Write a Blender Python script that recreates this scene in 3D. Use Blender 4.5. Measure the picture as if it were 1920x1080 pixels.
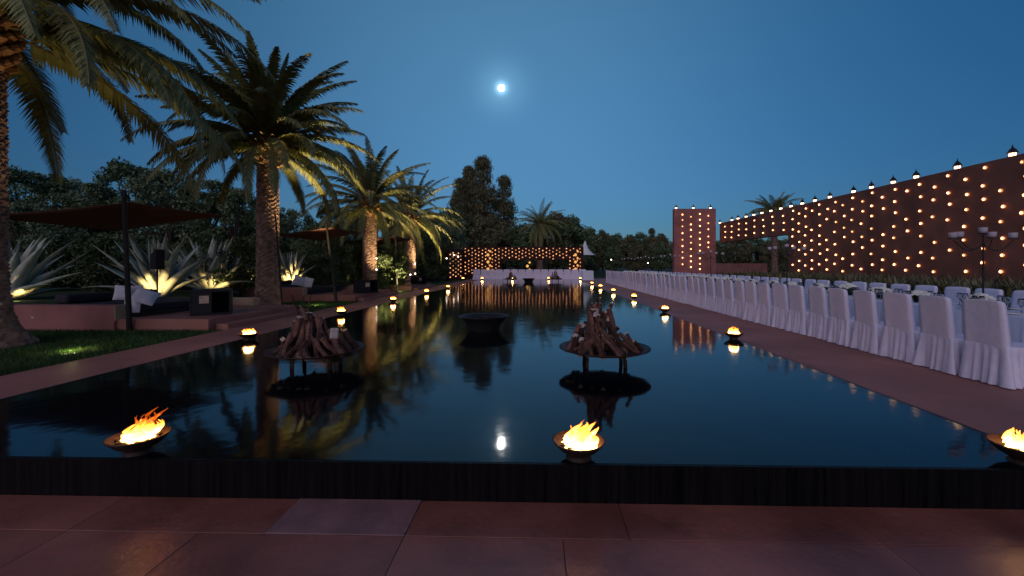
import bpy, math, random
import numpy as np
from mathutils import Vector, Matrix
R = math.radians
sc = bpy.context.scene
col = sc.collection
for o in list(bpy.data.objects):
    bpy.data.objects.remove(o)

# ------------------------------------------------------------------ camera
F, PX, HY, CZ, YAW = 780.0, 990.0, 497.0, 1.43, R(1.47)
cd = bpy.data.cameras.new('camera'); cam = bpy.data.objects.new('camera', cd); col.objects.link(cam)
cam.location = (0, 0, CZ); cam.rotation_euler = (R(90), 0, YAW)
cd.sensor_width = 36; cd.lens = F / 1920 * 36
cd.shift_x = -(PX - 960) / 1920; cd.shift_y = -(540 - HY) / 1920
cd.clip_end = 6000; cd.clip_start = 0.05
sc.camera = cam
RV = Vector((math.cos(YAW), math.sin(YAW), 0)); FV = Vector((-math.sin(YAW), math.cos(YAW), 0)); CP = Vector((0, 0, CZ))
def P(px, py, d):
    return CP + FV * d + RV * ((px - PX) / F * d) + Vector((0, 0, (HY - py) / F * d))
def G(px, py, z=0.0):
    d = (CZ - z) * F / (py - HY); return P(px, py, d)
def GX(px, d, z=0.0):
    p = P(px, HY, d); p.z = z; return p

# ------------------------------------------------------------------ world / light
w = bpy.data.worlds.new('World'); sc.world = w; w.use_nodes = True
nt = w.node_tree; nt.nodes.clear()
N, L = nt.nodes.new, nt.links.new
out = N('ShaderNodeOutputWorld'); bg = N('ShaderNodeBackground'); sky = N('ShaderNodeTexSky')
sky.sky_type = 'NISHITA'; sky.sun_disc = False
SUN_EL, SUN_ROT = R(7.0), R(190)
sky.sun_elevation = SUN_EL; sky.sun_rotation = SUN_ROT
sky.air_density = 1.0; sky.dust_density = 0.4; sky.ozone_density = 4.0
tint = N('ShaderNodeMix'); tint.data_type = 'RGBA'; tint.blend_type = 'MULTIPLY'; tint.inputs[0].default_value = 1
L(sky.outputs[0], tint.inputs[6])
# dusk: the belt of earth shadow low in the sky, away from the set sun
tc0 = N('ShaderNodeTexCoord'); sep = N('ShaderNodeSeparateXYZ'); L(tc0.outputs['Generated'], sep.inputs[0])
belt = N('ShaderNodeValToRGB'); L(sep.outputs['Z'], belt.inputs[0])
belt.color_ramp.elements[0].position = 0.0; belt.color_ramp.elements[0].color = (0.23, 0.33, 0.48, 1)
belt.color_ramp.elements[1].position = 0.5; belt.color_ramp.elements[1].color = (0.26, 0.68, 0.80, 1)
e_ = belt.color_ramp.elements.new(0.16); e_.color = (0.25, 0.44, 0.60, 1)
L(belt.outputs[0], tint.inputs[7])
# aureole of thin air round the moon
MOON = (P(940, 165, 1.0) - CP).normalized()
tc = N('ShaderNodeTexCoord'); dot = N('ShaderNodeVectorMath'); dot.operation = 'DOT_PRODUCT'
nrm = N('ShaderNodeVectorMath'); nrm.operation = 'NORMALIZE'
L(tc.outputs['Generated'], nrm.inputs[0]); L(nrm.outputs[0], dot.inputs[0]); dot.inputs[1].default_value = MOON
def powr(e, k):
    a = N('ShaderNodeMath'); a.operation = 'MAXIMUM'; a.inputs[1].default_value = 0; L(dot.outputs['Value'], a.inputs[0])
    b = N('ShaderNodeMath'); b.operation = 'POWER'; b.inputs[1].default_value = e; L(a.outputs[0], b.inputs[0])
    c = N('ShaderNodeMath'); c.operation = 'MULTIPLY'; c.inputs[1].default_value = k; L(b.outputs[0], c.inputs[0]); return c
p1, p2, p3 = powr(14000, 8.0), powr(900, 1.3), powr(6, 1.25)
s1 = N('ShaderNodeMath'); s1.operation = 'ADD'; L(p1.outputs[0], s1.inputs[0]); L(p2.outputs[0], s1.inputs[1])
s2 = N('ShaderNodeMath'); s2.operation = 'ADD'; L(s1.outputs[0], s2.inputs[0]); L(p3.outputs[0], s2.inputs[1])
hal = N('ShaderNodeMix'); hal.data_type = 'RGBA'; hal.blend_type = 'ADD'; hal.inputs[0].default_value = 1
hc = N('ShaderNodeVectorMath'); hc.operation = 'SCALE'; hc.inputs[0].default_value = (0.42, 0.85, 1.1); L(s2.outputs[0], hc.inputs['Scale'])
L(tint.outputs[2], hal.inputs[6]); L(hc.outputs[0], hal.inputs[7])
L(hal.outputs[2], bg.inputs[0]); bg.inputs[1].default_value = 0.056
L(bg.outputs[0], out.inputs[0])

sd = bpy.data.lights.new('sun', 'SUN'); so = bpy.data.objects.new('sun', sd); col.objects.link(so)
sd.energy = 0.42; sd.angle = R(70); sd.color = (0.98, 0.70, 0.74)      # the last afterglow, behind the camera
so.rotation_euler = Vector((0.35, 1.0, -0.60)).to_track_quat('-Z', 'Y').to_euler()

sc.view_settings.view_transform = 'Standard'; sc.view_settings.look = 'None'
sc.view_settings.exposure = 1.1; sc.view_settings.gamma = 1.0
sc.render.engine = 'CYCLES'
cy = sc.cycles
cy.use_denoising = True; cy.max_bounces = 6; cy.diffuse_bounces = 2; cy.glossy_bounces = 3; cy.transparent_max_bounces = 24
cy.sample_clamp_indirect = 3; cy.caustics_reflective = False; cy.caustics_refractive = False
sc.render.film_transparent = False

# ------------------------------------------------------------------ materials
def mat(name, c, rough=0.8, var=0.25, scale=6.0, bump=0.0, bscale=None, metal=0.0, island=0.0, stretch=None, spec=0.3, c2=None, objrand=0.0):
    m = bpy.data.materials.new(name); m.use_nodes = True
    t = m.node_tree; b = t.nodes['Principled BSDF']
    n, l = t.nodes.new, t.links.new
    b.inputs['Roughness'].default_value = rough; b.inputs['Metallic'].default_value = metal
    b.inputs['Specular IOR Level'].default_value = spec
    co = n('ShaderNodeTexCoord'); src = co.outputs['Object']
    if stretch:
        mp = n('ShaderNodeMapping'); mp.inputs['Scale'].default_value = stretch; l(src, mp.inputs[0]); src = mp.outputs[0]
    nz = n('ShaderNodeTexNoise'); nz.inputs['Scale'].default_value = scale; nz.inputs['Detail'].default_value = 5; l(src, nz.inputs['Vector'])
    rp = n('ShaderNodeValToRGB'); rp.color_ramp.elements[0].position = 0.3; rp.color_ramp.elements[1].position = 0.7
    d = c2 or tuple(x * (1 - var) for x in c)
    e = c if c2 else tuple(min(1, x * (1 + var)) for x in c)
    rp.color_ramp.elements[0].color = (*d, 1); rp.color_ramp.elements[1].color = (*e, 1)
    l(nz.outputs[0], rp.inputs[0]); colo = rp.outputs[0]
    if island:
        g = n('ShaderNodeNewGeometry'); mr = n('ShaderNodeMapRange')
        mr.inputs['To Min'].default_value = 1 - island; mr.inputs['To Max'].default_value = 1 + island
        l(g.outputs['Random Per Island'], mr.inputs[0])
        sm = n('ShaderNodeVectorMath'); sm.operation = 'SCALE'; l(colo, sm.inputs[0]); l(mr.outputs[0], sm.inputs['Scale']); colo = sm.outputs[0]
    if objrand:
        g = n('ShaderNodeObjectInfo'); mr = n('ShaderNodeMapRange')
        mr.inputs['To Min'].default_value = 1 - objrand; mr.inputs['To Max'].default_value = 1 + objrand
        l(g.outputs['Random'], mr.inputs[0])
        sm = n('ShaderNodeVectorMath'); sm.operation = 'SCALE'; l(colo, sm.inputs[0]); l(mr.outputs[0], sm.inputs['Scale']); colo = sm.outputs[0]
    l(colo, b.inputs['Base Color'])
    if bump:
        n2 = n('ShaderNodeTexNoise'); n2.inputs['Scale'].default_value = bscale or scale * 4; n2.inputs['Detail'].default_value = 6; l(src, n2.inputs['Vector'])
        bp = n('ShaderNodeBump'); bp.inputs['Strength'].default_value = 0.8; bp.inputs['Distance'].default_value = bump
        l(n2.outputs[0], bp.inputs['Height']); l(bp.outputs[0], b.inputs['Normal'])
    return m
def vary(m, lo, hi):      # each flame burns a little brighter or dimmer than its neighbours
    t = m.node_tree; e = [x for x in t.nodes if x.type == 'EMISSION'][0]; s_ = e.inputs[1].default_value
    g = t.nodes.new('ShaderNodeObjectInfo'); r = t.nodes.new('ShaderNodeMapRange'); r.inputs['To Min'].default_value = lo * s_; r.inputs['To Max'].default_value = hi * s_
    t.links.new(g.outputs['Random'], r.inputs[0]); t.links.new(r.outputs[0], e.inputs[1]); return m
def emis(name, c, s):
    m = bpy.data.materials.new(name); m.use_nodes = True; t = m.node_tree; t.nodes.clear()
    e = t.nodes.new('ShaderNodeEmission'); o = t.nodes.new('ShaderNodeOutputMaterial')
    e.inputs[0].default_value = (*c, 1); e.inputs[1].default_value = s
    t.links.new(e.outputs[0], o.inputs[0]); return m
M = {}
M['terrace'] = mat('terracotta_slab', (0.24, 0.088, 0.064), 0.36, 0.42, 1.6, 0.004, 22, island=0.22, spec=0.5)
M['pale_slab'] = mat('pale_slab', (0.27, 0.15, 0.15), 0.55, 0.4, 4.5, 0.004, 22, spec=0.3, c2=(0.18, 0.10, 0.10))
M['joint'] = mat('joint_mortar', (0.10, 0.05, 0.04), 0.9, 0.3, 9)
M['deck'] = mat('tadelakt_deck', (0.31, 0.135, 0.108), 0.6, 0.22, 0.9, 0.003, 14)
M['plaster'] = mat('red_plaster', (0.30, 0.125, 0.115), 0.75, 0.22, 1.3, 0.004, 12)
M['shaded_wall_plaster'] = mat('shaded_red_wall_plaster', (0.21, 0.095, 0.068), 0.8, 0.22, 1.3, 0.004, 12)  # darker copy of the tower plaster; shade from its facing put into the colour
M['cream_and_lit'] = mat('cream_and_lit_plaster', (0.42, 0.30, 0.20), 0.8, 0.15, 3)  # ledge colour, also the light painted onto the low wall ends
M['black_wall'] = mat('wet_black_stone', (0.006, 0.0055, 0.006), 0.35, 0.7, 3, 0.004, 9, stretch=(14, 1, 0.6), spec=0.08)
M['soil'] = mat('soil', (0.06, 0.04, 0.03), 0.95, 0.4, 1.2)
M['lawn'] = mat('lawn_soil', (0.020, 0.042, 0.014), 0.95, 0.5, 2.5, 0.02, 40)
M['blade'] = mat('grass_blade', (0.035, 0.085, 0.018), 0.7, 0.4, 1.5, island=0.4)
M['leaf'] = mat('leaf_dark', (0.115, 0.165, 0.085), 0.75, 0.35, 0.8, island=0.6, spec=0.08)
M['leaf2'] = mat('leaf_olive', (0.15, 0.20, 0.115), 0.75, 0.35, 0.8, island=0.6, spec=0.08)
M['leaf3'] = mat('leaf_brown_green', (0.13, 0.13, 0.065), 0.6, 0.35, 0.8, island=0.45)
M['bark'] = mat('tree_bark', (0.07, 0.05, 0.04), 0.9, 0.4, 5, 0.02, 30)
M['frond'] = mat('palm_frond', (0.20, 0.21, 0.075), 0.55, 0.3, 0.7, island=0.35)
M['rachis'] = mat('palm_rachis', (0.16, 0.14, 0.06), 0.6, 0.2, 3)
M['dry'] = mat('dry_frond', (0.16, 0.10, 0.05), 0.8, 0.3, 0.7, island=0.35)
M['trunk'] = mat('palm_trunk', (0.36, 0.23, 0.19), 0.9, 0.5, 7, 0.03, 26, c2=(0.11, 0.065, 0.055))
M['boot'] = mat('palm_boot', (0.30, 0.16, 0.08), 0.85, 0.4, 8, 0.01, 40, island=0.4)
M['agave'] = mat('agave_leaf', (0.38, 0.44, 0.38), 0.55, 0.18, 3, stretch=(3, 3, 0.6), island=0.15)
M['cloth'] = mat('white_cotton', (0.72, 0.72, 0.88), 0.85, 0.05, 9, 0.010, 11)
M['linen'] = mat('table_linen', (0.66, 0.74, 0.88), 0.8, 0.03, 30, 0.0015, 180)
M['metal'] = mat('black_iron', (0.022, 0.02, 0.021), 0.6, 0.3, 20, 0.001, 60, metal=0.2)
M['rust'] = mat('rusted_steel', (0.075, 0.040, 0.030), 0.6, 0.5, 9, 0.002, 50, metal=0.4, c2=(0.03, 0.018, 0.016))
M['wood'] = mat('log_bark', (0.17, 0.085, 0.065), 0.9, 0.5, 9, 0.012, 40, c2=(0.045, 0.024, 0.02), objrand=0.75)
M['cut'] = mat('cut_wood', (0.50, 0.38, 0.30), 0.85, 0.25, 14, 0.003, 60, island=0.3)
M['birch'] = mat('pale_peeled_wood', (0.46, 0.42, 0.42), 0.8, 0.2, 12)
M['sail'] = mat('sail_fabric', (0.11, 0.046, 0.034), 0.9, 0.2, 3, 0.002, 60)
M['mattress'] = mat('charcoal_canvas', (0.030, 0.027, 0.035), 0.85, 0.2, 8, 0.002, 60)
M['cushion'] = mat('white_cushion', (0.66, 0.64, 0.70), 0.85, 0.06, 8, 0.002, 60)
M['wicker'] = mat('dark_wicker', (0.014, 0.014, 0.018), 0.6, 0.3, 30, 0.004, 90)
M['clay'] = mat('fired_clay', (0.034, 0.019, 0.014), 0.6, 0.3, 10, 0.003, 40)
M['ember'] = mat('charcoal', (0.02, 0.016, 0.014), 0.9, 0.3, 20, island=0.5)
M['petal'] = mat('white_petal', (0.72, 0.74, 0.66), 0.7, 0.1, 20, island=0.15)
M['stem'] = mat('bouquet_leaf', (0.02, 0.045, 0.02), 0.6, 0.3, 10, island=0.4)
M['china'] = mat('white_china', (0.8, 0.8, 0.82), 0.15, 0.02, 5, spec=0.5)
M['candle'] = mat('frosted_cup', (0.42, 0.38, 0.42), 0.5, 0.05, 10)
M['tent'] = mat('tent_fabric', (0.75, 0.78, 0.74), 0.8, 0.05, 3)
M['lamp_cup'] = emis('lamp_cup_glow', (1.0, 0.36, 0.13), 0.5)
M['lamp_core'] = emis('lamp_flame', (1.0, 0.46, 0.20), 4.0)
M['lamp_far'] = emis('far_lamp_flame', (1.0, 0.52, 0.26), 0.9)
M['glowing_glass'] = emis('glowing_glass', (1.0, 0.62, 0.40), 2.6)
M['bulb'] = emis('white_bulb', (1.0, 0.80, 0.62), 5)
M['gold'] = emis('gold_column_glow', (1.0, 0.46, 0.12), 0.5)  # glow standing in for the lit pillars at the far wall
M['moon'] = emis('moon_face', (1.0, 0.98, 0.92), 30)
M['spotglass'] = emis('ground_lamp_glass', (0.95, 1.0, 0.35), 0.9)
vary(M['lamp_core'], 0.35, 1.6); vary(M['lamp_cup'], 0.5, 1.4); vary(M['lamp_far'], 0.4, 1.5)
def glass():
    m = bpy.data.materials.new('clear_glass'); m.use_nodes = True; b = m.node_tree.nodes['Principled BSDF']
    b.inputs['Transmission Weight'].default_value = 1; b.inputs['Roughness'].default_value = 0.02; b.inputs['IOR'].default_value = 1.45
    return m
M['glass'] = glass()
def water():
    m = bpy.data.materials.new('pool_water'); m.use_nodes = True; t = m.node_tree; b = t.nodes['Principled BSDF']
    b.inputs['Base Color'].default_value = (0.0025, 0.004, 0.006, 1); b.inputs['Roughness'].default_value = 0.07; b.inputs['IOR'].default_value = 1.36
    co = t.nodes.new('ShaderNodeTexCoord')
    nz = t.nodes.new('ShaderNodeTexNoise'); nz.inputs['Scale'].default_value = 3.0; nz.inputs['Detail'].default_value = 3
    t.links.new(co.outputs['Object'], nz.inputs['Vector'])
    bp = t.nodes.new('ShaderNodeBump'); bp.inputs['Strength'].default_value = 0.25; bp.inputs['Distance'].default_value = 0.009
    t.links.new(nz.outputs[0], bp.inputs['Height']); t.links.new(bp.outputs[0], b.inputs['Normal'])
    return m
M['water'] = water()
def flame_mat():
    m = bpy.data.materials.new('fire'); m.use_nodes = True; t = m.node_tree; t.nodes.clear(); n, l = t.nodes.new, t.links.new
    o = n('ShaderNodeOutputMaterial'); e = n('ShaderNodeEmission'); tr = n('ShaderNodeBsdfTransparent'); mx = n('ShaderNodeMixShader')
    tc = n('ShaderNodeTexCoord'); sp = n('ShaderNodeSeparateXYZ'); l(tc.outputs['Object'], sp.inputs[0])
    nz = n('ShaderNodeTexNoise'); nz.inputs['Scale'].default_value = 14; l(tc.outputs['Object'], nz.inputs['Vector'])
    ad = n('ShaderNodeMath'); ad.operation = 'MULTIPLY_ADD'; l(nz.outputs[0], ad.inputs[0]); ad.inputs[1].default_value = 0.10; l(sp.outputs['Z'], ad.inputs[2])
    mr = n('ShaderNodeMapRange'); mr.inputs['From Min'].default_value = 0.10; mr.inputs['From Max'].default_value = 0.27
    lw0 = n('ShaderNodeLayerWeight'); lw0.inputs[0].default_value = 0.5; fa = n('ShaderNodeMath'); fa.operation = 'MULTIPLY_ADD'; fa.inputs[1].default_value = 0.08
    l(lw0.outputs['Facing'], fa.inputs[0]); l(ad.outputs[0], fa.inputs[2]); l(fa.outputs[0], mr.inputs[0])
    rp = n('ShaderNodeValToRGB'); el = rp.color_ramp.elements
    el[0].color = (1, 0.50, 0.14, 1); el[1].color = (0.9, 0.12, 0.01, 1); e2 = el.new(0.5); e2.color = (1, 0.30, 0.03, 1)
    l(mr.outputs[0], rp.inputs[0]); l(rp.outputs[0], e.inputs[0])
    st = n('ShaderNodeMapRange'); st.inputs['To Min'].default_value = 8; st.inputs['To Max'].default_value = 0.35; l(mr.outputs[0], st.inputs[0]); l(st.outputs[0], e.inputs[1])
    lw = n('ShaderNodeLayerWeight'); lw.inputs[0].default_value = 0.5
    mm = n('ShaderNodeMath'); mm.operation = 'MULTIPLY'; l(lw.outputs['Facing'], mm.inputs[0]); ml = n('ShaderNodeMapRange'); ml.inputs['To Min'].default_value = 1.15; ml.inputs['To Max'].default_value = 1.7; l(mr.outputs[0], ml.inputs[0]); l(ml.outputs[0], mm.inputs[1]); mm.use_clamp = True
    l(mm.outputs[0], mx.inputs[0]); l(e.outputs[0], mx.inputs[1]); l(tr.outputs[0], mx.inputs[2]); l(mx.outputs[0], o.inputs[0])
    return m
M['fire'] = flame_mat()

def scuffs(m, c, sc_, lo, hi, seed=0.0):
    t = m.node_tree; b = t.nodes['Principled BSDF']; old = b.inputs['Base Color'].links[0].from_socket; n, l = t.nodes.new, t.links.new
    co = n('ShaderNodeTexCoord'); mp = n('ShaderNodeMapping'); mp.inputs['Location'].default_value = (seed, seed * 2, 0); mp.inputs['Scale'].default_value = sc_; l(co.outputs['Object'], mp.inputs[0])
    nz = n('ShaderNodeTexNoise'); nz.inputs['Scale'].default_value = 1; nz.inputs['Detail'].default_value = 8; nz.inputs['Roughness'].default_value = 0.62; l(mp.outputs[0], nz.inputs['Vector'])
    mr = n('ShaderNodeMapRange'); mr.inputs['From Min'].default_value = lo; mr.inputs['From Max'].default_value = hi; l(nz.outputs[0], mr.inputs[0])
    mx = n('ShaderNodeMix'); mx.data_type = 'RGBA'; l(mr.outputs[0], mx.inputs[0]); l(old, mx.inputs[6]); mx.inputs[7].default_value = (*c, 1); l(mx.outputs[2], b.inputs['Base Color'])
scuffs(M['terrace'], (0.36, 0.24, 0.21), (1.7, 2.6, 1), 0.66, 0.78, 3.0)
scuffs(M['terrace'], (0.07, 0.028, 0.024), (1.1, 1.9, 1), 0.60, 0.80, 11.0)
scuffs(M['deck'], (0.15, 0.07, 0.06), (0.5, 0.35, 1), 0.56, 0.80, 5.0)
scuffs(M['deck'], (0.38, 0.22, 0.18), (0.8, 0.8, 1), 0.66, 0.85, 8.0)
scuffs(M['shaded_wall_plaster'], (0.085, 0.035, 0.03), (0.6, 0.6, 0.18), 0.50, 0.75, 2.0)
scuffs(M['shaded_wall_plaster'], (0.24, 0.12, 0.09), (1.5, 1.5, 1.1), 0.60, 0.85, 9.0)
scuffs(M['plaster'], (0.20, 0.08, 0.07), (0.7, 0.7, 0.3), 0.52, 0.8, 4.0)

# ------------------------------------------------------------------ mesh helpers
class MB:
    def __init__(s): s.v = []; s.f = []; s.m = []; s.mi = 0
    def add(s, vs, fs):
        o = len(s.v); s.v.extend([tuple(v) for v in vs]); s.f.extend([tuple(i + o for i in f) for f in fs]); s.m.extend([s.mi] * len(fs)); return s
    def box(s, a, b, rot=0, piv=None, taper=1.0):
        x0, y0, z0 = a; x1, y1, z1 = b
        cx, cy_ = (x0 + x1) / 2, (y0 + y1) / 2
        vs = []
        for z, k in ((z0, 1.0), (z1, taper)):
            for x, y in ((x0, y0), (x1, y0), (x1, y1), (x0, y1)): vs.append((cx + (x - cx) * k, cy_ + (y - cy_) * k, z))
        if rot:
            c, q = math.cos(rot), math.sin(rot); px, py = piv or (cx, cy_)
            vs = [(px + (x - px) * c - (y - py) * q, py + (x - px) * q + (y - py) * c, z) for x, y, z in vs]
        return s.add(vs, [(0, 3, 2, 1), (4, 5, 6, 7), (0, 1, 5, 4), (1, 2, 6, 5), (2, 3, 7, 6), (3, 0, 4, 7)])
    def tube(s, pts, rs, seg=8, cap=True, capmi=None):
        pts = [Vector(p) for p in pts]; o = len(s.v); n = len(pts)
        for i, p in enumerate(pts):
            d = (pts[min(i + 1, n - 1)] - pts[max(i - 1, 0)]); d = d.normalized() if d.length else Vector((0, 0, 1))
            a = d.cross(Vector((0, 0, 1)) if abs(d.z) < 0.95 else Vector((1, 0, 0))).normalized(); b = d.cross(a)
            r = rs[i] if hasattr(rs, '__len__') else rs
            for k in range(seg):
                t = 2 * math.pi * k / seg; s.v.append(tuple(p + a * (r * math.cos(t)) + b * (r * math.sin(t))))
        for i in range(n - 1):
            for k in range(seg):
                k2 = (k + 1) % seg; s.f.append((o + i * seg + k, o + i * seg + k2, o + (i + 1) * seg + k2, o + (i + 1) * seg + k)); s.m.append(s.mi)
        if cap:
            c = s.mi if capmi is None else capmi
            s.f.append(tuple(o + k for k in range(seg))[::-1]); s.m.append(c)
            s.f.append(tuple(o + (n - 1) * seg + k for k in range(seg))); s.m.append(c)
        return s
    def lathe(s, prof, seg=24, c=(0, 0, 0), fn=None):
        o = len(s.v)
        for r, z in prof:
            for k in range(seg):
                t = 2 * math.pi * k / seg; rr = r * (fn(t, z) if fn else 1); s.v.append((c[0] + rr * math.cos(t), c[1] + rr * math.sin(t), c[2] + z))
        for i in range(len(prof) - 1):
            for k in range(seg):
                k2 = (k + 1) % seg; s.f.append((o + i * seg + k, o + i * seg + k2, o + (i + 1) * seg + k2, o + (i + 1) * seg + k)); s.m.append(s.mi)
        return s
    def mesh(s, name, mats, smooth=False):
        me = bpy.data.meshes.new(name); me.from_pydata(s.v, [], s.f); me.update()
        if not isinstance(mats, (list, tuple)): mats = [mats]
        for m in mats: me.materials.append(M[m])
        if len(mats) > 1: me.polygons.foreach_set('material_index', s.m)
        if smooth: me.polygons.foreach_set('use_smooth', [True] * len(me.polygons))
        return me
    def build(s, name, mats, parent=None, smooth=False, loc=None):
        o = bpy.data.objects.new(name, s.mesh(name, mats, smooth)); col.objects.link(o)
        if parent: o.parent = parent
        if loc is not None: o.location = loc
        return o
def tag(o, label=None, cat=None, group=None, kind=None):
    if label: o['label'] = label
    if cat: o['category'] = cat
    if group: o['group'] = group
    if kind: o['kind'] = kind
    return o
def empty(name, loc, rz=0, label=None, cat=None, group=None):
    e = bpy.data.objects.new(name, None); e.empty_display_size = 0.2; e.location = loc; e.rotation_euler = (0, 0, rz); col.objects.link(e)
    return tag(e, label, cat, group)
def kids(o): return [c for c in col.objects if c.parent == o]
def copy_tree(o, ch=None, parent=None):
    ch = ch if ch is not None else {}
    c = o.copy(); col.objects.link(c)
    if parent: c.parent = parent
    for k in list(o.children): copy_tree(k, ch, c)
    return c
def bevel(o, w_=0.02, seg=2):
    b = o.modifiers.new('bevel', 'BEVEL'); b.width = w_; b.segments = seg; b.limit_method = 'ANGLE'; return o
def subs(o, n=2):
    b = o.modifiers.new('sub', 'SUBSURF'); b.levels = n; b.render_levels = n; return o
ONES = 'first second third fourth fifth sixth seventh eighth ninth tenth eleventh twelfth thirteenth fourteenth fifteenth sixteenth seventeenth eighteenth nineteenth'.split()
CARD = {20: ('twentieth', 'twenty'), 30: ('thirtieth', 'thirty'), 40: ('fortieth', 'forty'), 50: ('fiftieth', 'fifty')}
def ordn(n):
    if n < 20: return ONES[n - 1]
    t = n // 10 * 10
    return CARD[t][0] if n == t else CARD[t][1] + '-' + ONES[n - t - 1]
def light(name, kind, loc, energy, color, parent=None, target=None, radius=0.05, spot=60, blend=0.6):
    ld = bpy.data.lights.new(name, kind); ld.energy = energy; ld.color = color; ld.shadow_soft_size = radius
    lo = bpy.data.objects.new(name, ld); col.objects.link(lo); lo.location = loc
    if kind == 'SPOT':
        ld.spot_size = R(spot); ld.spot_blend = blend
        if target is not None: lo.rotation_euler = (Vector(target) - Vector(loc)).to_track_quat('-Z', 'Y').to_euler()
    if parent:
        lo.parent = parent
    return lo
def noise1(x, seed=0.0):
    return math.sin(x * 1.7 + seed) * 0.5 + math.sin(x * 3.9 + seed * 2.3) * 0.3 + math.sin(x * 7.3 + seed * 5.1) * 0.2

# ------------------------------------------------------------------ setting: ground, terrace, pool
XL, XR, YF, YB = -4.80, 3.17, 2.51, 35.7
WZ, TZ = 0.23, 0.0      # the pool brims over, a step above the paving
def struct(name, mb, mats, smooth=False): return tag(mb.build(name, mats, None, smooth), kind='structure')
struct('ground', MB().add([(-1500, -300, -0.46), (1500, -300, -0.46), (1500, 2500, -0.46), (-1500, 2500, -0.46)], [(0, 1, 2, 3)]), 'soil')
b = MB(); b.box((XL, YF + 0.02, -0.40), (XR, YB, WZ)); struct('water', b, 'water')
b = MB(); b.box((XL - 0.03, YF + 0.035, -0.40), (XL - 0.003, YB + 0.03, WZ - 0.001)); b.box((XR + 0.003, YF + 0.035, -0.40), (XR + 0.03, YB + 0.03, WZ - 0.001)); b.box((XL, YB + 0.003, -0.40), (XR, YB + 0.03, WZ - 0.001)); struct('pool_side_wall', b, 'black_wall')
b = MB(); b.box((-30, -6, -0.45), (30, YF - 0.01, TZ - 0.012)); struct('terrace_bed', b, 'joint')
# terrace slabs: one sheet of separate paving slabs with open joints
rows = [(2.18, YF - 0.005), (1.55, 2.172), (0.9, 1.542), (0.2, 0.892), (-1.0, 0.192), (-3, -1.008)]
cols = [k * 0.77 for k in (-14, -12.3, -10.6, -9, -7.4, -5.9, -4.6, -3.3, -1.9, -0.92, 0.62, 2.3, 3.9, 5.5, 7.2, 9, 11, 13)]
b = MB()
for ri, (ya, yb) in enumerate(rows):
    cc = cols if ri == 0 else [c + (-0.35 if (i + ri) % 2 and c < 2 else 0.0) for i, c in enumerate(cols)]
    for i in range(len(cc) - 1):
        b.mi = 1 if (ri == 0 and abs(cols[i] + 1.463) < 0.01) else 0
        g = 0.0015
        b.box((cc[i] + g, ya, TZ - 0.03), (cc[i + 1] - g, yb + 0.005 - 0.002, TZ + (0.0 if b.mi == 0 else 0.004)))
o = struct('terrace', b, ['terrace', 'pale_slab']); bevel(o, 0.002, 1)
# pool front wall, slightly proud of the water so that the surface runs to its lip
b = MB(); b.box((XL - 0.03, YF - 0.002, -0.455), (XR + 0.03, YF + 0.03, WZ - 0.001)); struct('pool_wall', b, 'black_wall')
b = MB(); b.box((-6.94, YF + 0.001, -0.44), (XL - 0.034, YB + 0.5, 0.0)); o = struct('coping', b, 'deck'); bevel(o, 0.015, 2)
b = MB(); b.box((XR + 0.034, YF + 0.001, -0.44), (9.4, YB + 0.5, 0.0)); o = struct('pool_deck', b, 'deck'); bevel(o, 0.015, 2)
b = MB(); b.box((-6.935, YB + 0.504, -0.44), (9.4, YB + 9, -0.003)); struct('far_deck', b, 'deck')
b = MB(); b.box((-120, YF + 0.035, -0.44), (-6.944, 160, -0.03)); struct('lawn', b, 'lawn')
b = MB(); b.box((9.404, YF + 0.035, -0.44), (120, 160, -0.02)); struct('garden_soil', b, 'lawn')
b = MB(); b.box((-6.93, YB + 9.01, -0.44), (9.39, 160, -0.03)); struct('back_lawn', b, 'lawn')
# raised planting bed behind the seating bays
b = MB()
b.add([(-60, 8.0, -0.05), (-12.6, 8.0, -0.05), (-11.2, 9.5, 0.02), (-11.2, 42, 0.02), (-60, 42, 0.02), (-60, 9.5, 0.6), (-13.2, 9.8, 0.45), (-13.2, 41, 0.45), (-60, 41, 0.6)],
      [(0, 1, 6, 5), (1, 2, 6), (2, 3, 7, 6), (5, 6, 7, 8), (7, 3, 4, 8)])
struct('planting_bed', b, 'lawn')
# grass on the lawn strip
rng = np.random.default_rng(3)
def grass(name, n, x0, x1, y0, y1, z, h):
    x = rng.uniform(x0, x1, n); y = y0 + (y1 - y0) * rng.uniform(0, 1, n) ** 1.6; a = rng.uniform(0, 6.28, n); hh = h * rng.uniform(0.4, 1.2, n)
    dx, dy = np.cos(a) * 0.006, np.sin(a) * 0.006; lx, ly = rng.normal(0, h * 0.4, n), rng.normal(0, h * 0.4, n)
    v = np.empty((n, 3, 3)); v[:, 0] = np.stack([x - dx, y - dy, np.full(n, z)], 1); v[:, 1] = np.stack([x + dx, y + dy, np.full(n, z)], 1); v[:, 2] = np.stack([x + lx, y + ly, z + hh], 1)
    b = MB(); b.v = [tuple(p) for p in v.reshape(-1, 3)]; b.f = [(3 * i, 3 * i + 1, 3 * i + 2) for i in range(n)]; b.m = [0] * n
    return tag(b.build(name, 'blade'), label='short dark green grass between the pool coping and the low walls', cat='grass', kind='stuff')
grass('grass', 60000, -11.5, -6.96, 4.5, 9.0, -0.03, 0.07)
grass('grass', 22000, -9.5, -6.96, 12.5, 16.2, -0.03, 0.08)

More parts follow.
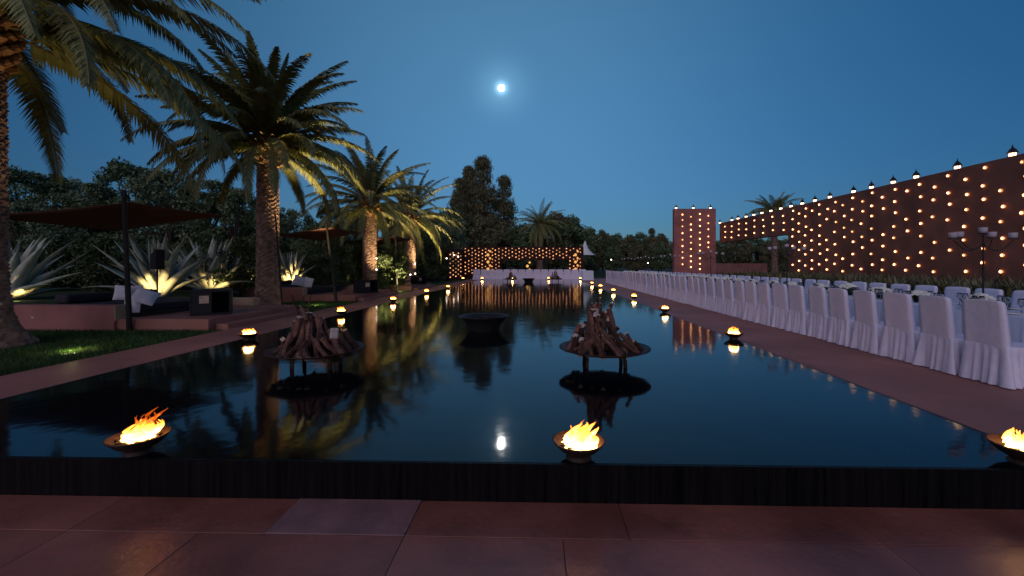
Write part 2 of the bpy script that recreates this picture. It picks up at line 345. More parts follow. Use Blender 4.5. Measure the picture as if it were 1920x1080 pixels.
# ------------------------------------------------------------------ trees & foliage
def leaf_cloud(cs, n, size, spread, asp=0.45, rs=1, up=0.0):
    r = np.random.default_rng(rs); cs = np.array(cs); k = r.integers(0, len(cs), n)
    g = r.normal(0, 1, (n, 3)); g /= np.linalg.norm(g, axis=1)[:, None] + 1e-9
    rad = spread * r.uniform(0.15, 1, n)[:, None] ** 0.5 * cs[k, 3:4]
    c = cs[k, :3] + g * rad * np.array([1, 1, 0.8])
    u = r.normal(0, 1, (n, 3)); u[:, 2] += up; u /= np.linalg.norm(u, axis=1)[:, None]
    t = r.normal(0, 1, (n, 3)); vv = np.cross(u, t); vv /= np.linalg.norm(vv, axis=1)[:, None]
    s = (size * r.uniform(0.6, 1.4, n))[:, None]
    a = c - u * s; d = c + u * s; e = c + vv * s * asp; h = c - vv * s * asp
    v = np.stack([a, e, d, h], 1).reshape(-1, 3)
    return v.tolist(), [(4 * i, 4 * i + 1, 4 * i + 2, 4 * i + 3) for i in range(n)]
def crown_centres(H, rx, z0, n, rnd, shape='round'):
    cs = []
    for i in range(n):
        t = rnd.random(); z = z0 + (H - z0) * t
        if shape == 'round': k = math.sin(math.pi * min(1, 0.12 + t * 0.86)) ** 0.6
        elif shape == 'spire': k = (1 - t) ** 0.6 * min(1, 0.4 + t * 3)
        else: k = min(1, 0.55 + t) * (1 - max(0, t - 0.7) * 2.2)
        a = rnd.random() * 6.283; rr = rx * k * (0.45 + 0.55 * rnd.random())
        cs.append((rr * math.cos(a), rr * math.sin(a), z, 0.7 + 0.6 * rnd.random()))
    return cs
def tree_mesh(H, rx, z0, ncl, nleaf, size, spread, seed, shape='round', m='leaf', up=0.0, asp=0.45):
    rnd = random.Random(seed); cs = crown_centres(H, rx, z0, ncl, rnd, shape)
    b = MB(); v, f = leaf_cloud(cs, nleaf, size, spread, asp, seed, up); b.add(v, f)
    cm = b.mesh('crown', m)
    t = MB(); top = z0 + (H - z0) * 0.45; r0 = 0.035 * H * 0.6
    t.tube([(0, 0, -0.3), (0.05, 0, z0 * 0.5), (0.0, 0.08, z0), (0.1, 0.02, top)], [r0 * 1.3, r0, r0 * 0.85, r0 * 0.3], 8)
    for c in cs[::2]:
        s0 = Vector((0.03, 0.03, min(top, z0 * 0.8 + (c[2] - z0) * 0.35))); e = Vector(c[:3]); mid = s0.lerp(e, 0.5) + Vector((0, 0, 0.15))
        t.tube([s0, mid, e], [r0 * 0.4, r0 * 0.25, r0 * 0.08], 5, False)
    tm = t.mesh('trunk', 'bark'); return cm, tm
def put_tree(name, meshes, loc, s, rz, label, cat='tree', group=None, sz=None):
    e = empty(name, loc, rz, label, cat, group); e.scale = (s, s, sz or s)
    for nm, me in zip(('crown', 'trunk'), meshes):
        o = bpy.data.objects.new(nm, me); col.objects.link(o); o.parent = e
    return e
olive = [tree_mesh(7.0, 3.0, 1.3, 95, 14000, 0.10, 0.50, 10 + i, 'round', 'leaf' if i % 2 else 'leaf2') for i in range(3)]
dark = [tree_mesh(9.0, 3.4, 1.2, 100, 12000, 0.20, 0.9, 30 + i, 'round', 'leaf3' if i else 'leaf') for i in range(2)]
spire = [tree_mesh(15.0, 3.0, 1.5, 130, 17000, 0.22, 0.85, 50 + i, 'spire', 'leaf3', 1.2, 0.2) for i in range(2)]
M['leaf4'] = mat('shrub_leaf', (0.07, 0.10, 0.05), 0.8, 0.35, 0.8, island=0.5, spec=0.05)
bush = [tree_mesh(2.6, 1.7, 0.1, 40, 9000, 0.07, 0.5, 70 + i, 'round', 'leaf4') for i in range(2)]
rnd = random.Random(5)
# trees behind the seating bays: (px, top y, depth)
LT = [(-60, 330, 17), (45, 318, 19), (120, 330, 22), (175, 345, 20), (250, 308, 22), (320, 322, 20), (385, 338, 23), (440, 352, 21), (500, 378, 25), (560, 395, 24), (620, 385, 29),
      (668, 400, 33), (735, 385, 36), (800, 400, 40), (842, 412, 52), (60, 380, 15.5), (600, 420, 21)]
for i, (px, ty, d) in enumerate(LT):
    h = CZ + (HY - ty) * d / F
    put_tree('garden_tree', olive[i % 3], GX(px, d, 0), h / 7.0 * 0.97, rnd.random() * 6,
             f'dense leafy garden tree, {ordn(i + 1)} counted from the left, behind the seating bays', group='garden trees behind the seating bays')
# a belt of shrubs that closes the view under the crowns
SH = [(px, 14.5 + abs((px * 7) % 5) * 0.5) for px in range(-40, 480, 52)] + [(px, 21 + (px * 3 % 7) * 0.4) for px in range(470, 720, 34)] + [(px, 34 + (px * 5 % 9) + (14 if px > 810 else 0)) for px in range(700, 880, 24)]
for i, (px, d) in enumerate(SH):
    hh = 2.2 if d < 20 else (2.6 if d < 30 else 3.6)
    put_tree('shrub', bush[i % 2], GX(px, d + 1.2, 0.2), hh / 2.6, rnd.random() * 6, f'dark rounded shrub, {ordn(i + 1)} from the left, in the belt under the garden trees', 'shrub', 'shrubs under the garden trees')
# far trees left of centre and behind the lamp wall
FT = [('spire', 905, 300, 62), ('spire', 880, 318, 66), ('spire', 945, 335, 64), ('spire', 862, 340, 60), ('dark', 840, 395, 58), ('dark', 920, 410, 58), ('dark', 975, 425, 60), ('dark', 1045, 405, 66),
      ('dark', 1072, 412, 64), ('dark', 1010, 440, 62), ('dark', 1090, 440, 70)]
nm = {'spire': (spire, 15.0, 'tall feathery dark conifer'), 'dark': (dark, 9.0, 'broad dark tree')}
for i, (k, px, ty, d) in enumerate(FT):
    ms, H0, tx = nm[k]; h = CZ + (HY - ty) * d / F
    put_tree('conifer_tree' if k == 'spire' else 'broad_tree', ms[i % 2], GX(px, d, 0), h / H0, rnd.random() * 6, f'{tx} behind the lamp wall, {ordn(i + 1)} of the far group', group='far trees behind the lamp wall')
RT = [(1105, 432, 95), (1130, 436, 100), (1155, 442, 98), (1180, 444, 92), (1205, 440, 96), (1238, 442, 90), (1262, 462, 88), (1110, 455, 72), (1150, 466, 70), (1195, 464, 72), (1235, 456, 74)]
for i, (px, ty, d) in enumerate(RT):
    h = CZ + (HY - ty) * d / F
    put_tree('broad_tree', dark[i % 2], GX(px, d, 0), h / 9.0, rnd.random() * 6, f'low dark tree, {ordn(i + 1)} in the belt between lamp wall and red tower', group='far trees left of the red tower')
put_tree('cypress_tree', spire[0], GX(1222, 92, 0), 0.62, 1.0, 'slim pointed cypress rising above the far tree belt')
for i, (px, d, ty) in enumerate([(1352, 66, 452), (1385, 62, 445), (1418, 64, 448), (1450, 58, 450), (1480, 60, 452), (1330, 70, 458)]):
    put_tree('broad_tree', dark[i % 2], GX(px, d, 0), (CZ + (HY - ty) * d / F) / 9.0, rnd.random() * 6, f'dark tree seen through the opening of the red wall, {ordn(i + 1)} of six', group='trees beyond the red wall')

# ------------------------------------------------------------------ palms
def frond_mesh(Ln, el, droop, nl, seed, m='frond', wid=0.42, twist=0.0):
    """a feather leaf growing along +X from the origin, starting at elevation el and bending down by droop"""
    r = random.Random(seed); n = 22; pts = []; x = z = 0.0; pts.append((0, 0, 0)); dirs = []
    for i in range(n):
        t = (i + 0.5) / n; a = el - droop * t ** 1.25; x += Ln / n * math.cos(a); z += Ln / n * math.sin(a); pts.append((x, twist * t * t * Ln, z)); dirs.append(a)
    b = MB(); b.mi = 1; b.tube(pts, [0.035 * (1 - 0.85 * i / n) + 0.003 for i in range(n + 1)], 5); b.mi = 0
    for k in range(nl):
        t = 0.10 + 0.90 * (k + 0.5) / nl
        i = min(n - 1, int(t * n)); q = t * n - i; p = Vector(pts[i]).lerp(Vector(pts[i + 1]), q)
        T = (Vector(pts[i + 1]) - Vector(pts[i])).normalized(); S0 = Vector((0, 1, 0)); U = T.cross(S0) * -1
        ll = wid * (math.sin(math.pi * min(1, 0.16 + t * 0.80)) ** 0.7) * r.uniform(0.85, 1.1)
        for sd_ in (-1, 1):
            D = (S0 * sd_ * 0.85 + T * (0.55 + 0.5 * t) + U * r.uniform(0.10, 0.45)).normalized()
            tip = p + D * ll + Vector((0, 0, -ll * r.uniform(0.15, 0.4)))
            mid = p + D * ll * 0.5 + Vector((0, 0, 0.0)); w_ = T * 0.024 * (1.3 - 0.5 * t)
            b.add([p - w_, p + w_, mid + w_ * 1.3, mid - w_ * 1.3, tip], [(0, 1, 2, 3), (3, 2, 4)])
    return b.mesh('frond', [m, 'rachis'])
def trunk_mesh(H, r0, r1, seed, flare=1.5, seg=40):
    r = random.Random(seed); b = MB(); n = int(H / 0.035); o = 0
    for i in range(n + 1):
        z = H * i / n; t = z / H; rr = r0 + (r1 - r0) * t; rr *= 1 + (flare - 1) * math.exp(-z / 0.33)
        for k in range(seg):
            a = 2 * math.pi * k / seg; ph = (z / 0.145 + 0.5 * (k % 4 < 2) * 1.0 + 0.12 * math.sin(3 * a + seed)) % 1.0
            d = 0.05 * (ph) ** 1.5 * r.uniform(0.75, 1.25)
            b.v.append(((rr + d) * math.cos(a), (rr + d) * math.sin(a), z - 0.25 * (i == 0)))
    for i in range(n):
        for k in range(seg):
            k2 = (k + 1) % seg; b.f.append((i * seg + k, i * seg + k2, (i + 1) * seg + k2, (i + 1) * seg + k)); b.m.append(0)
    return b.mesh('trunk', 'trunk')
def boots_mesh(r0, H, seed, n=150):
    r = random.Random(seed); b = MB(); b.tube([(0, 0, -0.1), (0, 0, H * 0.5), (0, 0, H + 0.15)], [r0 * 0.95, r0 * 1.15, r0 * 0.7], 16)
    for k in range(n):
        t = k / n; a = k * 2.39996; z = H * t; rr = r0 * (0.95 + 0.5 * math.sin(math.pi * min(1, t * 1.15)))
        c, s = math.cos(a), math.sin(a); L_ = 0.16 + 0.10 * r.random(); w_ = 0.075; up = 0.35 + 0.9 * t
        base = Vector((c * rr * 0.75, s * rr * 0.75, z)); D = Vector((c, s, up)).normalized(); S_ = Vector((-s, c, 0)); U = D.cross(S_)
        vs = []
        for q, ww, th in ((0, w_, 0.05), (1, w_ * 0.75, 0.028)):
            pp = base + D * (L_ * q + 0.03)
            vs += [pp - S_ * ww - U * th, pp + S_ * ww - U * th, pp + S_ * ww + U * th, pp - S_ * ww + U * th]
        b.add(vs, [(0, 1, 5, 4), (1, 2, 6, 5), (2, 3, 7, 6), (3, 0, 4, 7), (4, 5, 6, 7)])
    return b.mesh('leaf_base_cluster', 'boot')
def palm(name, loc, H, r0, Lf, nf, seed, label, flare=1.5, nl=62, group=None, wind=(0, 0), lowmin=-35, single=False, extra=(), wid=0.42, boots=0.9, drp=38):
    r = random.Random(seed); e = empty(name, loc, 0, label, 'palm tree', group)
    def part(nm, me, z=0):
        o = bpy.data.objects.new(nm, me); col.objects.link(o); o.parent = e; o.location = (0, 0, z); return o
    part('trunk', trunk_mesh(H, r0, r0 * 0.92, seed, flare)); part('leaf_base_cluster', boots_mesh(r0, boots, seed), H - 0.25)
    pool = {}
    spec = []
    for k in range(nf):
        t = (k + 0.5) / nf; el = R(86 - (86 - lowmin) * t ** 0.85 + r.uniform(-6, 6)); az = k * 2.39996 + r.uniform(-0.2, 0.2)
        spec.append((az, el, Lf * r.uniform(0.88, 1.08) * (0.82 if t < 0.15 else 1), R(drp + 38 * math.cos(el) + r.uniform(-12, 18))))
    spec += [(R(a), R(el), l_, R(dr)) for a, el, l_, dr in extra]
    acc = MB()
    for k, (az, el, l_, dr) in enumerate(spec):
        me = frond_mesh(l_, el, dr, nl, seed * 100 + k, 'frond', wid, r.uniform(-0.12, 0.12))
        if single:
            c, s = math.cos(az), math.sin(az)
            vs = [(v.co.x * c - v.co.y * s + 0.15 * c, v.co.x * s + v.co.y * c + 0.15 * s, v.co.z + H + boots * 0.55) for v in me.vertices]
            acc.mi = 0; acc.add(vs, [tuple(p.vertices) for p in me.polygons]); bpy.data.meshes.remove(me)
        else:
            o = part('frond', me, H + boots * (0.25 + 0.55 * max(0, min(1, el / 1.4))))
            o.location.x = 0.2 * math.cos(az); o.location.y = 0.2 * math.sin(az); o.rotation_euler = (r.uniform(-0.15, 0.15), 0, az)
    if single: acc.build('crown', 'frond', e)
    return e
G4 = 'date palms along the left side of the pool'
palm1 = palm('date_palm', (-9.74, 7.0, 0), 5.1, 0.30, 4.5, 54, 1, 'nearest date palm cut by the left edge of the picture', 2.3, 80, G4, lowmin=-2, wid=0.48, boots=1.9, drp=46,
             extra=[(-5, 42, 5.0, 85), (8, 30, 4.8, 80), (-18, 20, 4.5, 82), (20, 50, 5.0, 90), (0, 8, 4.2, 75), (35, 15, 4.2, 80), (-30, 45, 4.8, 95), (12, 2, 4.0, 70)])
palm2 = palm('date_palm', (-9.33, 14.1, 0.05), 5.0, 0.325, 3.55, 84, 2, 'big spotlit date palm with wide drooping fronds beside the first seating bay', 1.35, 70, G4, lowmin=-6, boots=1.35)
palm3 = palm('date_palm', (-8.95, 21.8, 0.0), 4.2, 0.34, 3.6, 54, 3, 'third date palm from the left, between second and third seating bay', 1.35, 56, G4, lowmin=-20, boots=1.2)
palm4 = palm('date_palm', (-8.9, 28.6, 0.0), 4.3, 0.36, 3.8, 54, 4, 'farthest lit date palm of the poolside row with golden lower fronds', 1.35, 50, G4, lowmin=-25, boots=1.2)
palm('date_palm', GX(1012, 60, 0), 6.6, 0.5, 4.6, 64, 5, 'dark date palm standing behind the far lamp wall', 1.3, 36, single=True, lowmin=-40, wid=0.6, boots=1.2)
palm('date_palm', GX(1452, 42, 0), 6.2, 0.26, 2.9, 44, 6, 'small date palm showing above the red wall', 1.3, 34, single=True, lowmin=-20, wid=0.5)

# ------------------------------------------------------------------ agaves
def agave_mesh(seed, n=34, Ln=1.7):
    r = random.Random(seed); b = MB()
    for k in range(n):
        t = k / n; az = k * 2.39996 + r.uniform(-0.25, 0.25); el = R(84 - 60 * t ** 1.1 + r.uniform(-7, 7)); l_ = Ln * r.uniform(0.8, 1.1) * (0.8 + 0.2 * math.sin(3 * t)); w0 = 0.155 * r.uniform(0.8, 1.15)
        dr = R(r.uniform(-6, 22) + (18 if t > 0.75 else 0)); aw = (math.degrees(az) + 180) % 360 - 180
        if -125 < aw < -15: el = max(el, R(r.uniform(52, 70)))
        c, s = math.cos(az), math.sin(az); S_ = Vector((-s, c, 0)); p = Vector((c * 0.10, s * 0.10, 0.02)); ns = 9; rings = []
        for i in range(ns + 1):
            q = i / ns; a = el - dr * q; D = Vector((c * math.cos(a), s * math.cos(a), math.sin(a))); U = Vector((-c * math.sin(a), -s * math.sin(a), math.cos(a)))
            ww = w0 * (0.75 + 1.0 * q * (1 - q) * 1.6) * (1 - q ** 2.2) + 0.004
            rings.append([p - S_ * ww + U * ww * 0.45, p - U * 0.03 * (1 - q) , p + S_ * ww + U * ww * 0.45, p + U * 0.035 * (1 - q) * 0.3]); p = p + D * (l_ / ns)
        vs = [v for g in rings for v in g]; fs = []
        for i in range(ns):
            for j in range(4): fs.append((4 * i + j, 4 * i + (j + 1) % 4, 4 * i + 4 + (j + 1) % 4, 4 * i + 4 + j))
        b.add(vs, fs)
    return b.mesh('agave', 'agave', True)
ag = [agave_mesh(i, 36, 1.75) for i in range(3)]
AG = [(12, 560, 11.6, 0.45, 1.2, 'tall grey agave half hidden by the nearest palm trunk'), (298, 556, 13.2, 0.45, 1.25, 'large spotlit agave behind the near daybed'),
      (395, 548, 15.6, 0.45, 1.3, 'agave with one golden lit leaf behind the wicker box'), (478, 540, 18.6, 0.45, 1.1, 'agave just left of the spotlit palm trunk'),
      (545, 530, 19.8, 0.45, 1.1, 'agave with lit upright leaves just right of the spotlit palm trunk'), (636, 528, 22.4, 0.45, 1.0, 'small spotlit agave between second and third palm')]
ag_pos = []
for i, (px, py, d, z, s, lb) in enumerate(AG):
    o = bpy.data.objects.new('agave', ag[i % 3]); col.objects.link(o); o.location = GX(px, d, z - 0.05); o.scale = (s,) * 3; o.rotation_euler = (0, 0, (i % 3 - 1) * 0.15)
    tag(o, lb, 'agave', 'agaves behind the seating bays'); ag_pos.append(o.location.copy())

# ------------------------------------------------------------------ ground spotlights
WARM = (1.0, 0.72, 0.34)
def uplight(loc, target, e, spot, label, glow=0.0, size=0.09, colr=WARM):
    t = empty('ground_spotlight', loc, 0, label, 'spotlight', 'garden spotlights')
    b = MB(); b.lathe([(size * 1.15, -0.06), (size * 1.2, 0.0), (size * 1.2, 0.018), (size, 0.02), (size, 0.0)], 20); b.build('housing', 'metal', t)
    b = MB(); b.lathe([(size, 0.008), (size * 0.6, 0.016), (0.001, 0.019)], 20); b.build('glass', 'spotglass', t)
    light('spot_beam', 'SPOT', (0, 0, 0.05), e, colr, t, Vector(target) - Vector(loc) + Vector((0, 0, 0.05)), 0.04, spot, 0.7)
    if glow: light('spill', 'POINT', (0, 0, 0.10), glow, (1.0, 0.86, 0.30), t, radius=0.05)
    return t
def tuft(loc, n, rad, h, label):
    r = np.random.default_rng(int(abs(loc[0] * 100))); b = MB()
    for k in range(n):
        a = r.uniform(0, 6.28); q = 0.10 + rad * r.uniform(0, 1) ** 0.7; x, y = q * math.cos(a), q * math.sin(a); hh = h * r.uniform(0.5, 1.2); l_ = r.normal(0, h * 0.3, 2); c = 0.008
        b.add([(x - c, y, 0), (x + c, y, 0), (x + l_[0], y + l_[1], hh)], [(0, 1, 2)])
    o = b.build('grass_tuft', 'blade', None, loc=loc); return tag(o, label, 'grass', 'lit grass tufts', 'stuff')
LP = [(G(131, 664, -0.03), palm1, 5.6, 1.2, 'near lawn spotlight glowing yellow green beside the near palm'), (G(592, 575, -0.03), palm2, 5.3, 1.0, 'lawn spotlight between left fire pit logs and second bay'),
      (GX(750, 22.8, -0.03), palm3, 5.0, 1.0, 'lawn spotlight in front of the third seating bay')]
uplight(LP[0][0], (-8.6, 7.2, 6.0), 110, 60, LP[0][4], 2.2, 0.12); tuft(LP[0][0], 420, 0.30, 0.09, 'grass lit yellow green round the near lawn spotlight')
uplight(LP[1][0], (-7.9, 14.6, 5.9), 1100, 56, LP[1][4], 2.5, 0.12); tuft(LP[1][0], 200, 0.3, 0.09, 'grass lit green beside the second bay lamp')
uplight(LP[2][0], (-8.3, 21.9, 5.4), 500, 80, LP[2][4], 3.0, 0.14); tuft(LP[2][0], 160, 0.35, 0.09, 'grass lit green before the third bay')
uplight((-7.3, 28.2, -0.01), (-7.9, 28.6, 5.6), 1500, 85, 'spotlight at the foot of the farthest poolside palm', 0.5)
uplight((-7.9, 21.0, 0.0), (-8.1, 21.9, 5), 700, 70, 'spotlight at the foot of the third palm', 0.3)
for (i, dx, dy, e, lb) in [(0, 0.75, -0.35, 30, 'spotlight under the agave by the near palm'), (1, 0.35, -0.85, 55, 'spotlight under the large agave behind the daybed'), (2, 0.80, -0.65, 38, 'spotlight right of the agave behind the wicker box'),
                           (3, 0.7, -0.6, 25, 'spotlight under the agave left of the lit trunk'), (4, 0.45, -0.85, 75, 'spotlight under the agave right of the lit trunk'), (5, 0.45, -0.8, 80, 'spotlight under the smallest agave')]:
    p = ag_pos[i]; q = (p.x + dx, p.y + dy, 0.44)
    uplight(q, (p.x + 0.12, p.y + 0.1, 1.15), e * (0.6 if i == 0 else 0.95), 80, lb, 0.12, 0.09, (1.0, 0.60, 0.22))

# ------------------------------------------------------------------ seating bays
def bay(Y0, k, far):
    nmk = ('near', 'second', 'third')[k]
    e = empty('seating_platform', (0, Y0, 0), 0, f'{nmk} red plaster seating platform with two steps along the pool lawn', 'platform', 'seating platforms beside the pool')
    b = MB(); b.box((-13.0, 0.05, -0.2), (-7.25, far, 0.24)); bevel(b.build('floor_slab', 'deck', e), 0.015)
    b = MB(); b.box((-7.247, 0.25, -0.2), (-6.96, far + 0.15, 0.11)); bevel(b.build('step', 'deck', e), 0.012)
    b = MB(); b.box((-12.6, 0.0, -0.2), (-9.32, 0.3, 0.54)); bevel(b.build('low_wall', 'plaster', e), 0.012)
    b = MB(); b.box((-9.317, 0.004, 0.2), (-9.30, 0.296, 0.536)); b.build('lit_wall_end', 'cream_and_lit', e)  # thin pale skin: light falling on the wall end, painted as colour
    b = MB(); b.box((-12.0, far - 0.25, 0.236), (-8.4, far + 0.05, 0.46)); bevel(b.build('back_ledge', 'cream_and_lit', e), 0.012)
    # daybed
    d = empty('daybed', (-10.25, Y0 + 1.65, 0.24), R(-4), f'low charcoal daybed on the {nmk} seating platform', 'daybed', 'daybeds on the seating platforms')
    b = MB(); b.box((-1.15, -1.15, 0.0), (1.15, 1.15, 0.10)); bevel(b.build('base', 'wicker', d), 0.01)
    b = MB(); b.box((-1.12, -1.12, 0.10), (1.12, 1.12, 0.27)); bevel(b.build('mattress', 'mattress', d), 0.04, 3)
    b = MB(); b.box((-1.12, -1.12, 0.272), (-0.75, 1.12, 0.50)); bevel(b.build('back_bolster', 'mattress', d), 0.08, 3)
    return e
bay(8.9, 0, 3.4); bay(16.2, 1, 4.1); bay(23.5, 2, 4.3)
def cushion_mesh():
    b = MB(); n = 8
    for sgn in (1, -1):
        o = len(b.v)
        for i in range(n + 1):
            for j in range(n + 1):
                u, v = i / n * 2 - 1, j / n * 2 - 1; t = max(0, (1 - u ** 4) * (1 - v ** 4)) ** 0.5; pin = 1 - 0.06 * (1 - abs(u * v))
                b.v.append((u * 0.24 * pin, v * 0.24 * pin, sgn * 0.075 * t))
        for i in range(n):
            for j in range(n): a = o + i * (n + 1) + j; b.f.append((a, a + 1, a + n + 2, a + n + 1)[::sgn]); b.m.append(0)
    return b.mesh('cushion', 'cushion', True)
cm = cushion_mesh()
def cush(p, rot, lb, s=1.0):
    o = bpy.data.objects.new('cushion', cm); col.objects.link(o); o.location = p; o.rotation_euler = rot; o.scale = (s,) * 3; tag(o, lb, 'cushion', 'white cushions on the daybeds')
cush(P(231, 549, 10.6), (R(80), R(4), R(20)), 'small white cushion upright at the left of the near daybed', 0.8)
cush(P(252, 549, 10.9), (R(78), R(-4), R(8)), 'white cushion upright behind the sail pole on the near daybed', 0.8)
cush(P(272, 556, 9.7), (R(40), R(20), R(30)), 'large white cushion leaning tilted on the near daybed', 0.95)
cush(P(248, 573, 9.6), (R(75), R(0), R(10)), 'pale cushion lying low behind the sail pole', 0.75)
cush(P(562, 528, 17.6), (R(60), R(20), R(30)), 'white cushion tilted on the second daybed beside the palm', 1.1)
cush(P(578, 531, 17.4), (R(80), R(10), R(-20)), 'pale cushion at the near corner of the second daybed', 1.0)
# bean bags
def beanbag(p, s, lb, sx=1.5):
    b = MB(); prof = [(0.02, 0.0), (0.35, 0.0), (0.46, 0.08), (0.46, 0.18), (0.36, 0.30), (0.18, 0.38), (0.02, 0.40)]
    b.lathe(prof, 24, fn=lambda t, z: 1 + 0.05 * math.sin(3 * t + z * 9)); o = b.build('bean_bag', 'wicker', None, True, p); o.scale = (s * sx, s, s * 0.7); subs(o, 1); tag(o, lb, 'bean bag')
beanbag(GX(215, 9.9, 0.38), 0.6, 'dark green bean bag left of the sail pole')
beanbag(GX(408, 12.9, 0.46), 0.9, 'dark rounded bean bag behind the near wicker box')
beanbag(GX(545, 17.2, 0.40), 0.8, 'dark bean bag behind the low wall of the second bay')
# wicker box side tables
def wbox(p, s, rz, lb):
    e = empty('wicker_box', p, rz, lb, 'side table', 'dark wicker box tables'); h = 0.60 * s; a = 0.40 * s; t = 0.05
    b = MB(); b.box((-a, -a, h - t), (a, a, h)); b.box((-a, -a, 0), (a, a, t)); b.box((-a, -a, t), (-a + t, a, h - t)); b.box((-a + t, a - t, t), (a, a, h - t)); b.box((-a + t, -a, t), (a, -a + t, h - t))
    b.box((a - 0.02, -a + t, t - 0.001), (a, 0.02, h - t + 0.001))
    bevel(b.build('frame', 'wicker', e), 0.008, 1)
    b = MB(); b.box((a + 0.001, -a * 0.55, h * 0.48), (a + 0.012, -a * 0.1, h * 0.78)); b.build('plate', 'cut', e); return e
wbox(GX(398, 10.2, 0.24), 1.0, R(-55), 'dark open wicker box on the near platform')
wbox(GX(686, 17.9, 0.24), 0.95, R(-40), 'dark wicker box on the second platform')
wbox(GX(785, 26.0, 0.24), 0.85, R(-40), 'dark wicker box on the third platform')
# loudspeaker on a pole
e = empty('loudspeaker', GX(295, 12.6, 0.45), R(-15), 'black column loudspeaker on a pole among the agave leaves', 'loudspeaker')
b = MB(); b.tube([(0, 0, 0), (0, 0, 1.0)], 0.02, 8); b.build('pole', 'metal', e)
b = MB(); b.box((-0.13, -0.12, 0.85), (0.13, 0.12, 1.45)); bevel(b.build('cabinet', 'wicker', e), 0.01)
# sail canopies
def sail(A, B, C, D, lb, pb, pt, r=0.055):
    e = empty('shade_sail', (0, 0, 0), 0, lb, 'shade sail', 'shade sails over the seating bays'); n = 16; b = MB(); A, B, C, D = map(Vector, (A, B, C, D)); ctr = (A + B + C + D) / 4
    for i in range(n + 1):
        for j in range(n + 1):
            u, v = i / n, j / n; p = A * (1 - u) * (1 - v) + B * u * (1 - v) + C * u * v + D * (1 - u) * v
            bow = 0.10 * (4 * u * (1 - u) * (abs(2 * v - 1) ** 2) + 4 * v * (1 - v) * (abs(2 * u - 1) ** 2)); q = p.lerp(Vector((ctr.x, ctr.y, p.z)), bow); q.z -= 0.16 * 16 * u * (1 - u) * v * (1 - v); b.v.append(tuple(q))
    for i in range(n):
        for j in range(n): a = i * (n + 1) + j; b.f.append((a, a + 1, a + n + 2, a + n + 1)); b.m.append(0)
    o = b.build('canopy', 'sail', e, True); so_ = o.modifiers.new('s', 'SOLIDIFY'); so_.thickness = 0.01
    b = MB(); b.tube([pb, pt], [r, r * 0.72], 12); b.build('pole', 'metal', e)
    b = MB(); b.tube([D, (D.x - 0.4, D.y, -0.1)], [0.04, 0.05], 8); b.build('pole', 'metal', e)
    return e
sail((-8.78, 8.75, 2.78), (-8.8, 11.6, 2.82), (-12.4, 11.9, 2.42), (-12.6, 8.8, 2.50), 'near brown shade sail stretched over the first seating bay', G(243, 622, -0.03), P(232, 356, 8.75))
sail(P(621, 426, 15.6), P(680, 436, 18.8), P(600, 452, 19.0), P(510, 441, 15.6), 'second brown shade sail behind the spotlit palm trunk', G(631, 570, -0.03), P(612, 420, 15.55))
sail(P(742, 443, 23.0), P(778, 450, 26.5), P(700, 461, 26.5), P(655, 452, 23.0), 'third brown shade sail between third and fourth palm', GX(745, 23.0, -0.03), P(741, 440, 23.0))
# slim lamp post leaning on the big palm
b = MB(); b.tube([G(530, 578, 0), P(516, 400, 13.6)], [0.03, 0.025], 8); tag(b.build('thin_pole', 'metal'), 'thin dark pole leaning against the spotlit palm trunk', 'pole')
# dark upright shrubs between the agaves
for i in range(5):
    put_tree('upright_shrub', bush[1], GX(578 + i * 15, 20.6, 0.3), 0.48, i, f'dark upright shrub, {ordn(i + 1)} of five between the lit agaves', 'shrub', 'dark upright shrubs', sz=0.62)
put_tree('shrub', bush[0], GX(738, 25.5, 0.1), 0.42, 1, 'shrub lit golden yellow between third and fourth palm', 'shrub')
uplight(GX(742, 24.6, 0.26) + Vector((0, 0, 0)), GX(738, 25.5, 0.9), 12, 80, 'spotlight under the golden lit shrub', 0.6)

# ------------------------------------------------------------------ fire bowls
def flame_mesh(seed, n, R0, H, lean):
    r = random.Random(seed); b = MB()
    for k in range(n):
        a = k * 2.4; q = R0 * 0.75 * math.sqrt((k + 0.3) / n); x, y = q * math.cos(a), q * math.sin(a); h = H * r.uniform(0.45, 1.0) * (1 - 0.35 * q / R0); rr = R0 * r.uniform(0.16, 0.36)
        pts = []; rs = []; m = 9; ph = r.uniform(0, 6)
        for i in range(m + 1):
            t = i / m; pts.append((x * (1 - 0.2 * t) + lean[0] * h * t ** 1.5 + 0.035 * math.sin(ph + t * 6) * t, y + lean[1] * h * t ** 1.5 + 0.03 * math.cos(ph + t * 5) * t, 0.0 + h * t)); rs.append(max(0.002, rr * (0.75 + 0.7 * t) * (1 - t) ** 0.9))
        b.tube(pts, rs, 10)
    return b.mesh('flame', 'fire', True)
FM = [flame_mesh(1, 34, 0.17, 0.25, (0.35, 0)), flame_mesh(2, 26, 0.14, 0.32, (0.45, 0)), flame_mesh(3, 22, 0.15, 0.22, (0.1, 0)), flame_mesh(4, 22, 0.15, 0.26, (-0.1, 0))]
b = MB(); b.lathe([(0.105, 0.0), (0.085, 0.03), (0.09, 0.045), (0.15, 0.09), (0.205, 0.165), (0.212, 0.18), (0.198, 0.182), (0.14, 0.12), (0.001, 0.09)], 36)
bowl_me = b.mesh('bowl', 'clay', True)
b = MB(); r = random.Random(8)
for k in range(26):
    a = k * 2.4; q = 0.13 * math.sqrt(k / 26); s = r.uniform(0.014, 0.028); b.box((q * math.cos(a) - s, q * math.sin(a) - s, 0.10), (q * math.cos(a) + s, q * math.sin(a) + s, 0.13 + s), rot=r.uniform(0, 3))
coal_me = b.mesh('coals', 'ember')
